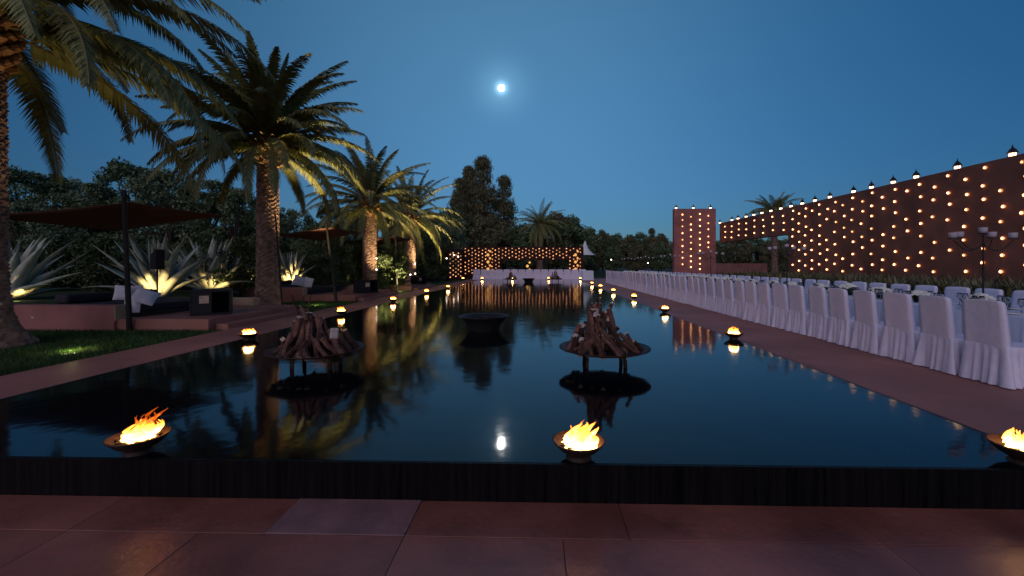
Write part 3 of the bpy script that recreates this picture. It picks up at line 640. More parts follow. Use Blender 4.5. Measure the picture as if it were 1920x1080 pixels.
def fire_bowl(loc, fm, e, lb, s=1.0, fs=1.0):
    t = empty('fire_bowl', loc, 0, lb, 'fire bowl', 'fire bowls around the pool'); t.scale = (s * 0.78, s * 0.78, s * 0.60)
    for nm_, me, z in (('bowl', bowl_me, 0), ('coals', coal_me, 0), ('flame', FM[fm], 0.11)):
        o = bpy.data.objects.new(nm_, me); col.objects.link(o); o.parent = t; o.location = (0, 0, z)
        if nm_ == 'flame': o.scale = (fs, fs, fs * 1.2)
    light('firelight', 'POINT', (0, 0, 0.26), e, (1.0, 0.50, 0.16), t, radius=0.07)
    return t
fire_bowl((-2.57, YF + 0.10, WZ), 1, 3.0, 'front left fire bowl with tall flame blown to the right')
fire_bowl((0.25, YF + 0.10, WZ), 0, 3.0, 'front middle fire bowl on the infinity edge')
fire_bowl((2.96, YF + 0.10, WZ), 2, 3.0, 'front right fire bowl at the pool corner')
LBx = [(466, 636), (640, 590), (737, 566), (800, 550), (840, 541)]; RBx = [(1376, 635), (1247, 585), (1189, 560), (1150, 548), (1126, 539.5), (1110, 533.5)]
for i, (px, py) in enumerate(LBx):
    fire_bowl(G(px, py, WZ), 2 + i % 2, 4.5, f'{ordn(i + 1)} fire bowl from the camera along the left pool edge', 0.92, 1.0)
for i, (px, py) in enumerate(RBx):
    fire_bowl(G(px, py, WZ), 3 - i % 2, 4.5, f'{ordn(i + 1)} fire bowl from the camera along the right pool edge', 0.92, 1.0)
for i, px in enumerate((868, 904, 961, 1029, 1088)):
    fire_bowl(GX(px, 34.6, WZ), 2 + i % 2, 9, f'{ordn(i + 1)} fire bowl from the left along the far pool edge', 0.95, 1.1)

# ------------------------------------------------------------------ fire pits with stacked logs
def log_mesh(L_, r0, seed, birch=False):
    r = random.Random(seed); b = MB(); n = 6; ph = r.uniform(0, 6); pts = [(0.006 * math.sin(ph + i), 0.006 * math.cos(ph + i * 1.3), L_ * i / n) for i in range(n + 1)]
    b.tube(pts, [r0 * (1.1 - 0.25 * i / n) * r.uniform(0.93, 1.07) for i in range(n + 1)], (5, 6, 7, 4)[seed % 4], True, 1)
    if birch:
        z = L_ * r.uniform(0.55, 0.8); b.mi = 2; b.tube([(0.01, 0, z), (0.0, 0.01, z + L_ * 0.16)], [r0 * 1.04, r0 * 1.0], 7, True)
    return b.mesh('log', ['wood', 'cut', 'birch'])
logs = [log_mesh(0.5, 0.030, i, i == 4) for i in range(9)]
def pit(px, py, d, rad, zp, seed, lb, apex, n, hgt, near=True, twigs=True):
    e = empty('fire_pit', GX(px, d, 0), 0, lb, 'fire pit', 'round fire pits standing in the pool'); c = e.location
    b = MB(); b.lathe([(0.001, zp - 0.058), (rad * 0.6, zp - 0.054), (rad * 0.86, zp - 0.027), (rad, zp), (rad, zp + 0.01), (rad * 0.86, zp - 0.016), (rad * 0.6, zp - 0.038), (0.001, zp - 0.042)], 56); b.build('dish', 'rust', e, True)
    for k, a in enumerate((R(30), R(150), R(210), R(330))):
        x, y = 0.42 * rad * math.cos(a), 0.42 * rad * math.sin(a); b = MB(); b.tube([(x, y, zp - 0.06), (x * 1.12, y * 1.12, (zp + WZ) / 2), (x * 1.2, y * 1.2, WZ - 0.2)], [0.027, 0.022, 0.026], 8); b.build('leg', 'rust', e, True)
    r = random.Random(seed); A = Vector(apex)
    side = {0: 'right side', 1: 'back right', 2: 'back left', 3: 'left side', 4: 'front left', 5: 'front right'}
    cnt = {}
    for k in range(n):
        a = k * 2.39996 + r.uniform(-0.3, 0.3); t = k / n; c_, s_ = math.cos(a), math.sin(a)
        if t < 0.55:      # lower ring, leaning in
            ring = rad * r.uniform(0.55, 0.90); ll = hgt * r.uniform(0.42, 0.72); ang = R(r.uniform(28, 62)); z0 = zp - 0.035
        elif t < 0.85:    # second ring, steeper
            ring = rad * r.uniform(0.22, 0.42); ll = hgt * r.uniform(0.62, 0.9); ang = R(r.uniform(58, 80)); z0 = zp + hgt * r.uniform(0.0, 0.16)
        else:             # the tall ones in the middle
            ring = rad * r.uniform(0.10, 0.22); ll = hgt * r.uniform(0.85, 1.02); ang = R(r.uniform(72, 86)); z0 = zp - 0.03
        base = Vector((ring * c_ + A.x * (0.2 + 0.5 * t), ring * s_, z0)); sw = a + math.pi + r.uniform(-0.9, 0.9)
        D = Vector((math.cos(sw) * math.cos(ang) + A.x * 0.5, math.sin(sw) * math.cos(ang), math.sin(ang))).normalized()
        o = bpy.data.objects.new('log', logs[(k * 3 + seed) % 9]); col.objects.link(o); o.location = c + base; o.rotation_euler = D.to_track_quat('Z', 'Y').to_euler()
        ts = r.uniform(0.75, 1.25) * rad / 0.54; o.scale = (ts, ts, ll / 0.5)
        sct = int((a % 6.283) / 1.0472) % 6; cnt[sct] = cnt.get(sct, 0) + 1
        tag(o, f'{ordn(cnt[sct])} bark covered log on the {side[sct]} of the {lb.split(" fire pit")[0]} fire pit stack', 'log', f'logs stacked on the {lb.split(" fire pit")[0]} fire pit')
    return e, c
pit(594, 688, 4.92, 0.535, WZ + 0.21, 3, 'near left fire pit of rusted steel standing in the water', (-0.12, 0, 0), 62, 0.46)
pit(1133, 684, 4.99, 0.54, WZ + 0.213, 4, 'near right fire pit of rusted steel standing in the water', (-0.10, 0, 0), 62, 0.58)
pit(957, 528, 30, 0.55, WZ + 0.21, 5, 'far left fire pit, dark against the white tables', (0.0, 0, 0), 20, 0.55)
pit(1041, 527, 30, 0.55, WZ + 0.21, 6, 'far right fire pit, dark against the white tables', (-0.04, 0, 0), 20, 0.62)
# long crooked branch and white paper on the left stack
for i, (p0, p1, r_) in enumerate([(P(560, 590, 4.88), P(546, 552, 4.92), 0.009), (P(573, 585, 4.88), P(583, 553, 4.88), 0.009), (P(575, 600, 4.84), P(562, 572, 4.84), 0.016)]):
    b = MB(); b.tube([p0, (p0 + p1) / 2 + Vector((0.01, 0, 0)), p1], [r_ * 1.3, r_, r_ * 0.5], 6); tag(b.build('branch', 'wood'), f'thin branch sticking out of the left fire pit stack, {ordn(i + 1)} of three', 'branch', 'branches in the left stack')
b = MB(); b.box((-0.043, -0.016, -0.06), (0.043, 0.016, 0.06), rot=0.3); o = bevel(b.build('firelighter_bag', 'birch', None, False, P(627, 625, 4.55)), 0.015); o.rotation_euler = (0.1, 0.1, 0.2); tag(o, 'white paper bag tucked into the left fire pit stack', 'paper bag')
# square tubs
def tub(p, s, lb, rz):
    e = empty('charcoal_bowl', p, rz, lb, 'bowl', 'dark charcoal bowls in the pool'); b = MB()
    b.lathe([(0.30, -0.15), (0.34, 0.0), (0.43, 0.16), (0.55, 0.30), (0.60, 0.325), (0.595, 0.335), (0.53, 0.31), (0.42, 0.22), (0.001, 0.18)], 40, fn=lambda t, z: 1 + 0.02 * math.sin(2 * t)); b.build('shell', 'metal', e, True)
    b = MB(); r = random.Random(4)
    for k in range(40):
        a_ = k * 2.4; q = 0.40 * math.sqrt(k / 40); h_ = r.uniform(0.02, 0.05); b.box((q * math.cos(a_) - h_, q * math.sin(a_) - h_, 0.19), (q * math.cos(a_) + h_, q * math.sin(a_) + h_, 0.23 + h_), rot=r.uniform(0, 3))
    b.build('charcoal', 'ember', e); e.scale = (s,) * 3
tub(GX(908, 7.75, WZ), 0.775, 'wide dark bowl of charcoal standing in the middle of the pool', R(2))
tub(GX(991, 29.5, WZ), 0.775, 'distant dark bowl standing before the far white tables', R(0))

# ------------------------------------------------------------------ banquet
def chair_meshes(seed):
    r = random.Random(seed); W2, D0 = 0.235, 0.46
    b = MB(); n = 10; zs = [0.44, 0.6, 0.8, 0.94, 0.985, 1.0]; 
    for zi, z in enumerate(zs):
        k = (z - 0.44) / 0.56; hw = W2 * (1 - 0.03 * k) - (0.0, 0, 0, 0.002, 0.012, 0.035)[zi]; bx = -0.045 * k; th = 0.07 - 0.02 * k - (0.02 if zi == 5 else 0)
        for j in range(n + 1): y = -hw + 2 * hw * j / n; b.v.append((bx + 0.006 * math.sin(y * 12), y, z + (0.012 * math.cos(y * 6) if zi > 3 else 0)))
        for j in range(n + 1): y = hw - 2 * hw * j / n; b.v.append((bx + th, y, z + (0.012 * math.cos(y * 6) if zi > 3 else 0)))
    m = 2 * (n + 1)
    for i in range(len(zs) - 1):
        for j in range(m): b.f.append((i * m + j, i * m + (j + 1) % m, (i + 1) * m + (j + 1) % m, (i + 1) * m + j)); b.m.append(0)
    o = (len(zs) - 1) * m
    for j in range(n): b.f.append((o + j, o + j + 1, o + m - 2 - j, o + m - 1 - j)); b.m.append(0)
    back = b.mesh('backrest', 'cloth', True)
    b = MB(); per = []; N_ = 96
    L1, L2 = D0, 2 * W2; P_ = 2 * (L1 + L2); 
    for k in range(N_):
        s = P_ * k / N_
        if s < L1: p, nn = (s, -W2), (0, -1)
        elif s < L1 + L2: p, nn = (D0, -W2 + s - L1), (1, 0)
        elif s < 2 * L1 + L2: p, nn = (D0 - (s - L1 - L2), W2), (0, 1)
        else: p, nn = (0, W2 - (s - 2 * L1 - L2)), (-1, 0)
        per.append((p, nn, s))
    zs = [0.475, 0.46, 0.40, 0.30, 0.18, 0.08, 0.012]
    fr = [0.0, 0.008, 0.012, 0.022, 0.036, 0.048, 0.058]; ph = r.uniform(0, 6)
    for z, f_ in zip(zs, fr):
        for (p, nn, s) in per:
            cx, cy2 = p[0] - D0 / 2, p[1]; rr = math.hypot(cx, cy2)
            fold = f_ * (0.55 + 0.75 * noise1(s * 16, ph) + 0.5 * noise1(s * 41, ph + 1)); cor = f_ * 0.9 * max(0, (abs(cx) / (D0 / 2)) * (abs(cy2) / W2) - 0.75) * 4
            b.v.append((p[0] + nn[0] * fold + (cx / rr) * cor, p[1] + nn[1] * fold + (cy2 / rr) * cor, z))
    for i in range(len(zs) - 1):
        for k in range(N_): b.f.append((i * N_ + k, i * N_ + (k + 1) % N_, (i + 1) * N_ + (k + 1) % N_, (i + 1) * N_ + k)); b.m.append(0)
    skirt = b.mesh('skirt', 'cloth', True)
    b = MB(); b.add([(0.004, -W2 + 0.004, 0.474), (D0 / 2, -W2 + 0.004, 0.478), (D0 - 0.004, -W2 + 0.004, 0.474), (D0 - 0.004, W2 - 0.004, 0.474), (D0 / 2, W2 - 0.004, 0.478), (0.004, W2 - 0.004, 0.474),
                     (D0 / 2, 0, 0.492), (0.004, 0, 0.486), (D0 - 0.004, 0, 0.486)], [(0, 1, 6, 7), (1, 2, 8, 6), (8, 3, 4, 6), (6, 4, 5, 7)])
    seat = b.mesh('seat', 'cloth', True)
    return back, seat, skirt
CH = [chair_meshes(i) for i in range(4)]
protos = []
def chair(loc, rz, v, lb, group, sw=1.0):
    e = empty('banquet_chair', loc, rz, lb, 'chair', group); e.scale = (1, sw, 1)
    for nm_, me in zip(('backrest', 'seat', 'skirt'), CH[v]):
        o = bpy.data.objects.new(nm_, me); col.objects.link(o); o.parent = e
    return e
rc = random.Random(12)
NP = 47
for i in range(NP):
    y = 5.20 + i * 0.615
    near = {0: '', 1: ''}
    chair((5.42 + rc.uniform(-0.03, 0.03), y, 0), R(rc.uniform(-6, 6)), rc.randrange(4), f'{ordn(i + 1)} white draped chair from the near end of the poolside row', 'draped chairs on the pool side of the long table')
    chair((8.02 + rc.uniform(-0.03, 0.03), y - 0.05, 0), R(180 + rc.uniform(-3, 3)), (i + 2) % 4, f'{ordn(i + 1)} white draped chair from the near end of the garden row', 'draped chairs on the garden side of the long table')
def table(x0, x1, y0, y1, seed, lb, grp, Z=0.76):
    e = empty('banquet_table', ((x0 + x1) / 2, (y0 + y1) / 2, 0), 0, lb, 'table', grp); hx, hy = (x1 - x0) / 2, (y1 - y0) / 2
    b = MB(); nper = int((hx + hy) * 4 / 0.05); per = 2 * (2 * hx + 2 * hy)
    for z, f_ in ((Z, 0.0), (Z - 0.02, 0.006), (Z - 0.2, 0.012), (Z - 0.45, 0.026), (0.012, 0.045)):
        for k in range(nper):
            s = per * k / nper
            if s < 2 * hy: p, nn = (-hx, -hy + s), (-1, 0)
            elif s < 2 * hy + 2 * hx: p, nn = (-hx + s - 2 * hy, hy), (0, 1)
            elif s < 4 * hy + 2 * hx: p, nn = (hx, hy - (s - 2 * hy - 2 * hx)), (1, 0)
            else: p, nn = (hx - (s - 4 * hy - 2 * hx), -hy), (0, -1)
            q = f_ * (0.3 + noise1(s * 9, seed)) if abs(nn[1]) == 0 or True else 0
            b.v.append((p[0] + nn[0] * q, p[1] + nn[1] * min(q, 0.02), z))
    for i in range(4):
        for k in range(nper): b.f.append((i * nper + k, i * nper + (k + 1) % nper, (i + 1) * nper + (k + 1) % nper, (i + 1) * nper + k)); b.m.append(0)
    b.f.append(tuple(range(nper))); b.m.append(0)
    b.build('tablecloth', 'linen', e)
    b = MB(); b.box((-hx + 0.03, -hy + 0.03, Z - 0.04), (hx - 0.03, hy - 0.03, Z - 0.006)); b.build('tabletop', 'cut', e)
    return e
y = 3.9
for i in range(6):
    table(6.28, 7.38, y, y + 4.98, i, f'{ordn(i + 1)} long banquet table from the near end under white cloth', 'long banquet tables end to end'); y += 5.0
# bouquets
def bouquet_meshes(seed):
    r = random.Random(seed); b = MB()
    for k in range(46):
        a = k * 2.4; q = 0.15 * math.sqrt(k / 46); z = 0.20 - q * q * 3.2 + r.uniform(-0.01, 0.015); s = r.uniform(0.024, 0.036); c = (q * math.cos(a) * 1.2, q * math.sin(a), z)
        b.lathe([(0.001, -s), (s * 0.8, -s * 0.6), (s, 0), (s * 0.75, s * 0.6), (s * 0.2, s * 0.75)], 7, c)
    fl = b.mesh('flowers', 'petal')
    b = MB(); cs = [(0.15 * math.cos(a), 0.13 * math.sin(a), 0.10, 1.0) for a in [k * 0.7 for k in range(9)]]; v, f = leaf_cloud(cs, 260, 0.035, 0.07, 0.4, seed); b.add(v, f); lf = b.mesh('foliage', 'stem')
    b = MB(); b.lathe([(0.001, 0), (0.06, 0), (0.075, 0.03), (0.09, 0.09), (0.085, 0.1)], 16); vs = b.mesh('vase', 'metal', True)
    return fl, lf, vs
BQ = [bouquet_meshes(i) for i in range(3)]
for i in range(30):
    e = empty('bouquet', (6.85 + rc.uniform(-0.08, 0.08), 4.6 + i * 0.98 + rc.uniform(-0.1, 0.1), 0.762), rc.uniform(0, 6), f'low white flower bouquet, {ordn(i + 1)} from the near end of the long table', 'bouquet', 'white bouquets down the long table')
    s = rc.uniform(0.95, 1.2); e.scale = (s,) * 3
    for nm_, me in zip(('flowers', 'foliage', 'vase'), BQ[i % 3]):
        o = bpy.data.objects.new(nm_, me); col.objects.link(o); o.parent = e
# place settings
b = MB(); b.lathe([(0.001, 0.004), (0.08, 0.004), (0.09, 0.010), (0.135, 0.018), (0.137, 0.014), (0.085, 0.0), (0.001, 0.0)], 28); plate_me = b.mesh('plate', 'china', True)
b = MB(); b.lathe([(0.034, 0.0), (0.030, 0.004), (0.005, 0.010), (0.0045, 0.085), (0.02, 0.10), (0.038, 0.13), (0.036, 0.17), (0.029, 0.205), (0.0275, 0.205), (0.034, 0.17), (0.036, 0.13), (0.018, 0.103), (0.001, 0.098)], 18); glass_me = b.mesh('wine_glass', 'glass', True)
for i in range(14):
    y = 5.20 + i * 0.615
    for sd_, x in (('pool', 6.47), ('garden', 7.19)):
        o = bpy.data.objects.new('plate', plate_me); col.objects.link(o); o.location = (x, y, 0.761); tag(o, f'white plate at the {ordn(i + 1)} {sd_} side place from the near end', 'plate', 'white plates on the long table')
        xi = x + (0.17 if sd_ == 'pool' else -0.17)
        for q, dy in (('left', 0.10), ('right', -0.02)):
            o = bpy.data.objects.new('wine_glass', glass_me); col.objects.link(o); o.location = (xi + 0.02 * (q == 'left'), y + dy, 0.7612); tag(o, f'{q} wine glass at the {ordn(i + 1)} {sd_} side place from the near end', 'wine glass', 'wine glasses on the long table')
# candelabra
def candelabra(loc, lb):
    e = empty('candelabra', loc, R(4), lb, 'candelabra', 'iron candelabra on the long table')
    b = MB(); b.tube([(0, 0, 0.12), (0, 0, 1.14)], [0.013, 0.011], 8); b.lathe([(0.011, 0.98), (0.022, 1.0), (0.011, 1.02)], 10); b.lathe([(0.011, 0.6), (0.02, 0.62), (0.011, 0.64)], 10); b.build('stem', 'metal', e)
    for a in range(3):
        t = R(90 + 120 * a); c, s = math.cos(t), math.sin(t); b = MB(); b.tube([(0, 0, 0.2), (0.06 * c, 0.06 * s, 0.08), (0.17 * c, 0.17 * s, 0.01)], [0.008, 0.008, 0.007], 6); b.build('foot', 'metal', e)
    pos = [(-0.49, 0.0, 1.07), (-0.27, 0.10, 1.09), (0.0, 0, 1.15), (0.27, 0.10, 1.09), (0.49, 0.0, 1.07)]
    for x, y_, z in pos:
        if abs(x) > 0.1:
            b = MB(); n = 10; b.tube([(x * t_, y_ * t_, 0.98 + 0.02 - 0.13 * math.sin(math.pi * min(1, t_ * 1.05) ) * (0.9 if abs(x) > .3 else .7) + (z - 1.02) * t_ ** 3) for t_ in [k / n for k in range(n + 1)]], 0.007, 6); b.build('arm', 'metal', e)
        b = MB(); b.lathe([(0.001, 0), (0.06, 0.0), (0.062, 0.012), (0.001, 0.012)], 16, (x, y_, z)); b.build('dish', 'metal', e)
        b = MB(); b.lathe([(0.001, 0.013), (0.046, 0.013), (0.05, 0.05), (0.052, 0.10), (0.046, 0.10), (0.04, 0.03), (0.001, 0.025)], 16, (x, y_, z)); b.build('candle_cup', 'candle', e, True)
    return e
for i in range(6):
    candelabra((6.88, 6.62 + i * 5.1, 0.762), f'{ordn(i + 1)} five armed iron candelabra from the near end of the long table')
# far row: wider draped chairs and a table across the end of the pool
for i in range(15):
    px = 893 + i * 14.25; p = GX(px, 40, 0)
    chair((p.x, 40.2, 0), R(90 + rc.uniform(-2, 2)), i % 4, f'{ordn(i + 1)} white draped chair from the left in the row across the far end', 'draped chairs at the far table', 1.46)
table(-5.6, 4.7, 40.8, 42.0, 9, 'long white draped table across the far end of the pool', None)
table(4.1, 5.1, 38.9, 40.6, 11, 'short white draped table at the right end of the far table', None, 0.9)

# ------------------------------------------------------------------ red walls with candle lamps
def lamp_mesh(core='lamp_core', r=0.105):
    """a small clay cup on a wall facing -X, open side out, with a flame in it"""
    b = MB(); n = 14
    prof = [(r * 0.35, 0.0), (r * 0.8, -0.03), (r, -0.07), (r * 0.9, -0.075), (r * 0.001, -0.03)]
    o = 0; vs = []; fs = []
    for (rr, x) in prof:
        for k in range(n): t = 6.2832 * k / n; vs.append((x, rr * math.cos(t), rr * math.sin(t)))
    for i in range(len(prof) - 1):
        for k in range(n): fs.append((i * n + k, i * n + (k + 1) % n, (i + 1) * n + (k + 1) % n, (i + 1) * n + k))
    b.mi = 0; b.add(vs, fs); b.mi = 1
    q = r * 0.48; b.lathe([(0.001, -q), (q * 0.8, -q * 0.5), (q, 0), (q * 0.7, q * 0.7), (0.001, q * 1.5)], 8, (-0.085, 0, -r * 0.1))
    return b.mesh('wall_lamp', ['lamp_cup', core])
LM = lamp_mesh(r=0.068); LMF = lamp_mesh('lamp_far', 0.07)
K = 0.774; XW = 16.64; HW = 5.27
def kz(z): return CZ + (z - CZ) * K
wall = empty('red_wall', (0, 0, 0), 0, 'long red plaster wall dotted with candle lamps behind the banquet', 'wall')
b = MB(); b.box((XW, 10, -0.2), (XW + 0.5, 28.2, HW)); bevel(b.build('wall_face', 'shaded_wall_plaster', wall), 0.02)
b = MB(); b.box((XW + 0.003, 28.203, kz(4.1)), (XW + 0.497, 38.7, HW - 0.003)); b.build('lintel_band', 'shaded_wall_plaster', wall)
rl = random.Random(21); lp = []
ys = []
yy = 18.85
for c in range(36):
    ycol = 18.1 + c * 0.835
    rows_ = [1.08 + 0.765 * k + (0.38 if c % 2 else 0) for k in range(7)]
    for z in rows_:
        if ycol > 36.2 and (z < 4.45 or c % 2 or ycol > 48.8): continue
        if z > 6.15 or rl.random() < 0.07: continue
        lp.append((ycol + rl.uniform(-0.09, 0.09), z + rl.uniform(-0.09, 0.09)))
    if ycol > 36.2 and not c % 2:
        pass
for c in range(4): pass
lp = [q for q in lp if q[0] < 36.2] + [(37.0 + 1.62 * k / 1.0 + rl.uniform(-0.1, 0.1), 4.5 + 0.62 * j + (0.12 if k % 2 else 0)) for k in range(8) for j in range(3)]
lp = [(a * K, kz(z)) for a, z in lp]; lp.sort()
rest = MB()
for k, (yy, z) in enumerate(lp):
    if k < 100:
        o = bpy.data.objects.new('wall_lamp', LM); col.objects.link(o); o.parent = wall; o.location = (XW, yy, z)
    else:
        for pi, p_ in enumerate(LM.polygons):
            pass
        off = len(rest.v); rest.v += [(v.co.x + XW, v.co.y + yy, v.co.z + z) for v in LM.vertices]; rest.f += [tuple(i + off for i in p_.vertices) for p_ in LM.polygons]; rest.m += [p_.material_index for p_ in LM.polygons]
tag(rest.build('distant_wall_lamps', ['lamp_cup', 'lamp_core'], wall), kind='stuff')
# tower slab at the far end
tower = empty('red_tower', (0, 0, 0), 0, 'square red plaster tower with four columns of candle lamps', 'tower')
xl, xr = GX(1262, 38.7, 0).x, GX(1339, 38.7, 0).x
b = MB(); b.box((xl, 38.72, -0.2), (xr, 39.2, kz(8.15))); bevel(b.build('tower_face', 'plaster', tower), 0.02)
TL = {1277: [105, 150, 203, 260, 315, 368, 418, 465, 520], 1292.5: [123, 187, 232, 288, 340, 393, 452, 495, 543], 1309: [100, 148, 200, 255, 307, 358, 407, 470, 517, 560], 1324.5: [115, 177, 228, 288, 338, 378]}
for px, yl in TL.items():
    for cyy in yl:
        p = P(px, 380 + cyy / 4.5, 38.65); o = bpy.data.objects.new('wall_lamp', LM); col.objects.link(o); o.parent = tower; o.location = (p.x, 38.718, p.z); o.rotation_euler = (0, 0, R(90)); o.scale = (1.35,) * 3
# lanterns on the wall tops
def lantern(p, s, lb, proto=[None]):
    if proto[0] is None:
        e = empty('lantern', p, 0, lb, 'lantern', 'lanterns along the top of the red wall')
        b = MB(); b.lathe([(0.001, 0), (0.20, 0), (0.20, 0.03), (0.001, 0.03)], 6); b.build('base', 'metal', e)
        b = MB(); b.lathe([(0.14, 0.03), (0.155, 0.20), (0.001, 0.21)], 6); b.build('glass', 'glowing_glass', e)
        b = MB()
        for k in range(6): t = 6.2832 * k / 6; b.tube([(0.158 * math.cos(t), 0.158 * math.sin(t), 0.03), (0.193 * math.cos(t), 0.193 * math.sin(t), 0.21)], 0.014, 4)
        b.build('frame', 'metal', e)
        b = MB(); b.lathe([(0.001, 0.20), (0.235, 0.205), (0.22, 0.25), (0.12, 0.44), (0.07, 0.46), (0.06, 0.52), (0.02, 0.56), (0.035, 0.60), (0.012, 0.64), (0.001, 0.74)], 6); b.build('roof', 'metal', e)
        proto[0] = e
    else:
        e = copy_tree(proto[0]); e.location = p
    e['label'] = lb; e.scale = (s,) * 3; return e
lx = [1872.6, 1774.8, 1701, 1660, 1621, 1588.7, 1546, 1519, 1496, 1475.6, 1457, 1439, 1422.7, 1408, 1393.8, 1379, 1368, 1346]
for i, px in enumerate(lx):
    d = (XW + 0.2) * F / (px - 1010)
    lantern((XW + 0.2, d, HW), 0.66, f'{ordn(i + 1)} pointed metal lantern from the right on the red wall top')
for i, px in enumerate((1266, 1297.5, 1329)):
    lantern((GX(px, 38.9, 0).x, 38.95, kz(8.15)), 0.66, f'{("left", "middle", "right")[i]} lantern on top of the red tower')

# far lamp wall across the end
fw = empty('far_lamp_wall', (0, 0, 0), 0, 'dark wall with an opening and a grid of candle lamps beyond the far table', 'wall')
x0, x1 = GX(868, 45, 0).x, GX(1094, 45, 0).x; oa, ob = GX(938, 45, 0).x, GX(1066, 45, 0).x
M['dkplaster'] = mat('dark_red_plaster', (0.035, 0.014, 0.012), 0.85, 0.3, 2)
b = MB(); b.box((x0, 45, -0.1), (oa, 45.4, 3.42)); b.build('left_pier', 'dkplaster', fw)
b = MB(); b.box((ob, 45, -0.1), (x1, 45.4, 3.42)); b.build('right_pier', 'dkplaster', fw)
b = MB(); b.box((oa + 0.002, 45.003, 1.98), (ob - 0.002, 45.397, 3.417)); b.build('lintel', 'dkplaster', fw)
fl = []
c = 0; xx = x0 + 0.25
while xx < x1 - 0.1:
    for k in range(8):
        z = 0.55 + 0.38 * k + (0.19 if c % 2 else 0) + rl.uniform(-0.035, 0.035)
        if z > 3.3: continue
        if oa - 0.1 < xx < ob + 0.1 and z < 2.1: continue
        if rl.random() < 0.05: continue
        fl.append((xx + rl.uniform(-0.04, 0.04), z))
    xx += 0.365; c += 1
rl.shuffle(fl); rest = MB()
for k, (xx, z) in enumerate(fl):
    if k < 100:
        o = bpy.data.objects.new('wall_lamp', LMF); col.objects.link(o); o.parent = fw; o.location = (xx, 45, z); o.rotation_euler = (0, 0, R(90))
    else:
        off = len(rest.v); rest.v += [(xx + v.co.y * -1, 45 + v.co.x, v.co.z + z) for v in LMF.vertices]; rest.f += [tuple(i + off for i in p_.vertices) for p_ in LMF.polygons]; rest.m += [p_.material_index for p_ in LMF.polygons]
tag(rest.build('more_wall_lamps', ['lamp_cup', 'lamp_far'], fw), kind='stuff')
# side wing of the lamp wall, coming forward at the left
sw_ = empty('lamp_wall_wing', (0, 0, 0), 0, 'side wing of the far lamp wall beside the pool corner', 'wall')
b = MB()
b.box((x0 - 0.35, 38.0, -0.1), (x0 - 0.05, 45.4, 3.1)); b.build('wing_face', 'dkplaster', sw_)
for c in range(5):
    for k in range(6):
        z = 0.3 + 0.42 * k + (0.21 if c % 2 else 0) + rl.uniform(-0.03, 0.03); y_ = 38.3 + c * 1.3
        if z > 2.9: continue
        o = bpy.data.objects.new('wall_lamp', LMF); col.objects.link(o); o.parent = sw_; o.location = (x0 - 0.05, y_, z); o.rotation_euler = (0, 0, R(180))
# added glowing stands in place of the lit golden pillars by the far wall
for i, (px, zt, n_) in enumerate([(917, 3.0, 6), (1081, 3.0, 6), (991, 1.8, 3)]):
    e = empty('glow_stand', GX(px, 44.4, 0), 0, f'added stand of glowing golden globes in place of a lit pillar, {("left", "right", "middle")[i]} one before the far lamp wall', 'glow stand', 'added golden glow stands')
    b = MB(); b.tube([(0, 0, 0), (0, 0, zt)], 0.04, 6); b.build('pole', 'metal', e)
    for k in range(n_):
        z = zt - 0.1 - k * 0.38; b = MB(); s = 0.12 + 0.04 * (k % 2); b.lathe([(0.02, -s), (s * 0.8, -s * 0.5), (s, 0), (s * 0.7, s * 0.6), (0.02, s)], 10, (0.12 * (-1) ** k, -0.05, z)); b.build('glowing_glass', 'gold', e)
# small bulbs hanging on palm trunks and in the trees
for i, (px, py, d) in enumerate([(706, 484.5, 21.5), (706, 505.5, 21.5), (778, 494.5, 28.2), (769.5, 515, 28.2), (837.5, 484.5, 36), (851, 478, 40), (859, 481, 42), (778.5, 513, 27.9), (487, 473, 13.6), (497, 545, 13.6), (1, 570, 6.75), (61, 595, 6.6), (1215, 493, 68), (1146, 487, 66)]):
    b = MB(); s = 0.030 * d / 25 + 0.010; b.lathe([(0.001, -s), (s * 0.8, -s * 0.6), (s, 0), (s * 0.8, s * 0.6), (0.001, s)], 10)
    o = b.build('hanging_bulb', 'bulb' if d > 20 else 'birch', None, True, P(px, py, d)); tag(o, f'tiny white bulb, {ordn(i + 1)} of those on palm trunks and in trees', 'bulb', 'small bulbs on trunks and trees')
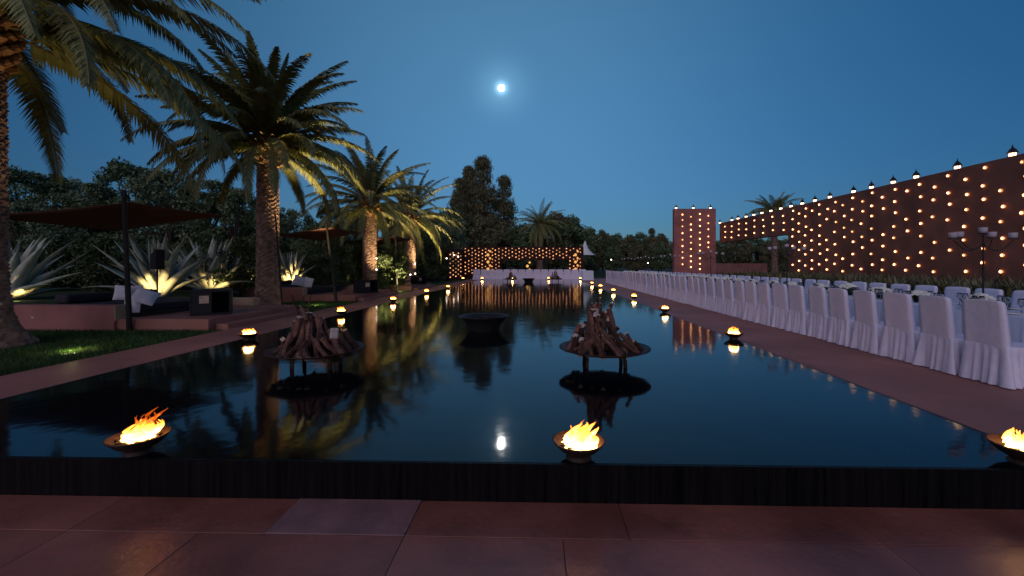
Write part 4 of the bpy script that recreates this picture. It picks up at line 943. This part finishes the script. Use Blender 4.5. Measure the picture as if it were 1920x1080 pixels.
# white tent top
e = empty('marquee', GX(1097, 58, 0), 0, 'white pointed marquee roof among the far trees', 'marquee')
b = MB(); b.lathe([(2.1, 3.9), (1.7, 4.1), (1.0, 4.75), (0.5, 5.5), (0.22, 6.3), (0.05, 6.7)], 12); b.build('roof', 'tent', e, True)
for a in range(4):
    b = MB(); t = R(45 + 90 * a); b.tube([(1.9 * math.cos(t), 1.9 * math.sin(t), 0), (1.9 * math.cos(t), 1.9 * math.sin(t), 4.0)], 0.06, 6); b.build('pole', 'metal', e)
e.scale = (0.72,) * 3
# low pale wall seen through the opening
b = MB(); b.box((17.5, 48, -0.1), (26, 48.4, 1.62)); tag(b.build('garden_wall', 'plaster'), 'low garden wall seen through the opening of the red wall', 'wall')
# planting in front of the red wall: one uncountable mass
rnp = np.random.default_rng(9)
def plant_mass(name, n, x0, x1, y0, y1, h0, h1, seed, m, lb, w_=0.022):
    b = MB(); r = random.Random(seed); nc = n // 16
    for c_ in range(nc):
        cx, cy_ = r.uniform(x0, x1), r.uniform(y0, y1); hh = r.uniform(h0, h1)
        for k in range(16):
            a = r.uniform(0, 6.28); l_ = hh * r.uniform(0.5, 1.15); sp = r.uniform(0.1, 0.8) * l_; px_, py_ = cx + r.gauss(0, 0.12), cy_ + r.gauss(0, 0.12); c, s = math.cos(a), math.sin(a)
            p0 = Vector((px_, py_, -0.02)); p1 = p0 + Vector((c * sp * 0.4, s * sp * 0.4, l_ * 0.65)); p2 = p0 + Vector((c * sp, s * sp, l_)); S_ = Vector((-s, c, 0)) * w_
            b.add([p0 - S_, p0 + S_, p1 + S_ * 1.6, p1 - S_ * 1.6, p2], [(0, 1, 2, 3), (3, 2, 4)])
    return tag(b.build(name, m), label=lb, cat='plants', kind='stuff')
plant_mass('flower_bed', 30000, 12.0, 16.4, 8, 28, 0.45, 1.05, 1, 'leaf3', 'dark strappy planting along the foot of the red wall', 0.03)
plant_mass('flower_bed', 18000, 9.6, 12.0, 6, 40, 0.2, 0.5, 2, 'leaf', 'low ground cover between the banquet and the red wall')
plant_mass('flower_bed', 12000, 12, 24, 28, 46, 0.3, 0.7, 3, 'leaf', 'planting under the opening of the red wall', 0.03)

# ------------------------------------------------------------------ moon
b = MB(); n = 16; b.lathe([(max(0.001, math.sin(math.pi * k / n)), -math.cos(math.pi * k / n)) for k in range(n + 1)], 32)
o = b.build('moon', 'moon', None, True, CP + MOON * 4000); o.scale = (27,) * 3; tag(o, 'bright full moon in the clear blue dusk sky', 'moon')
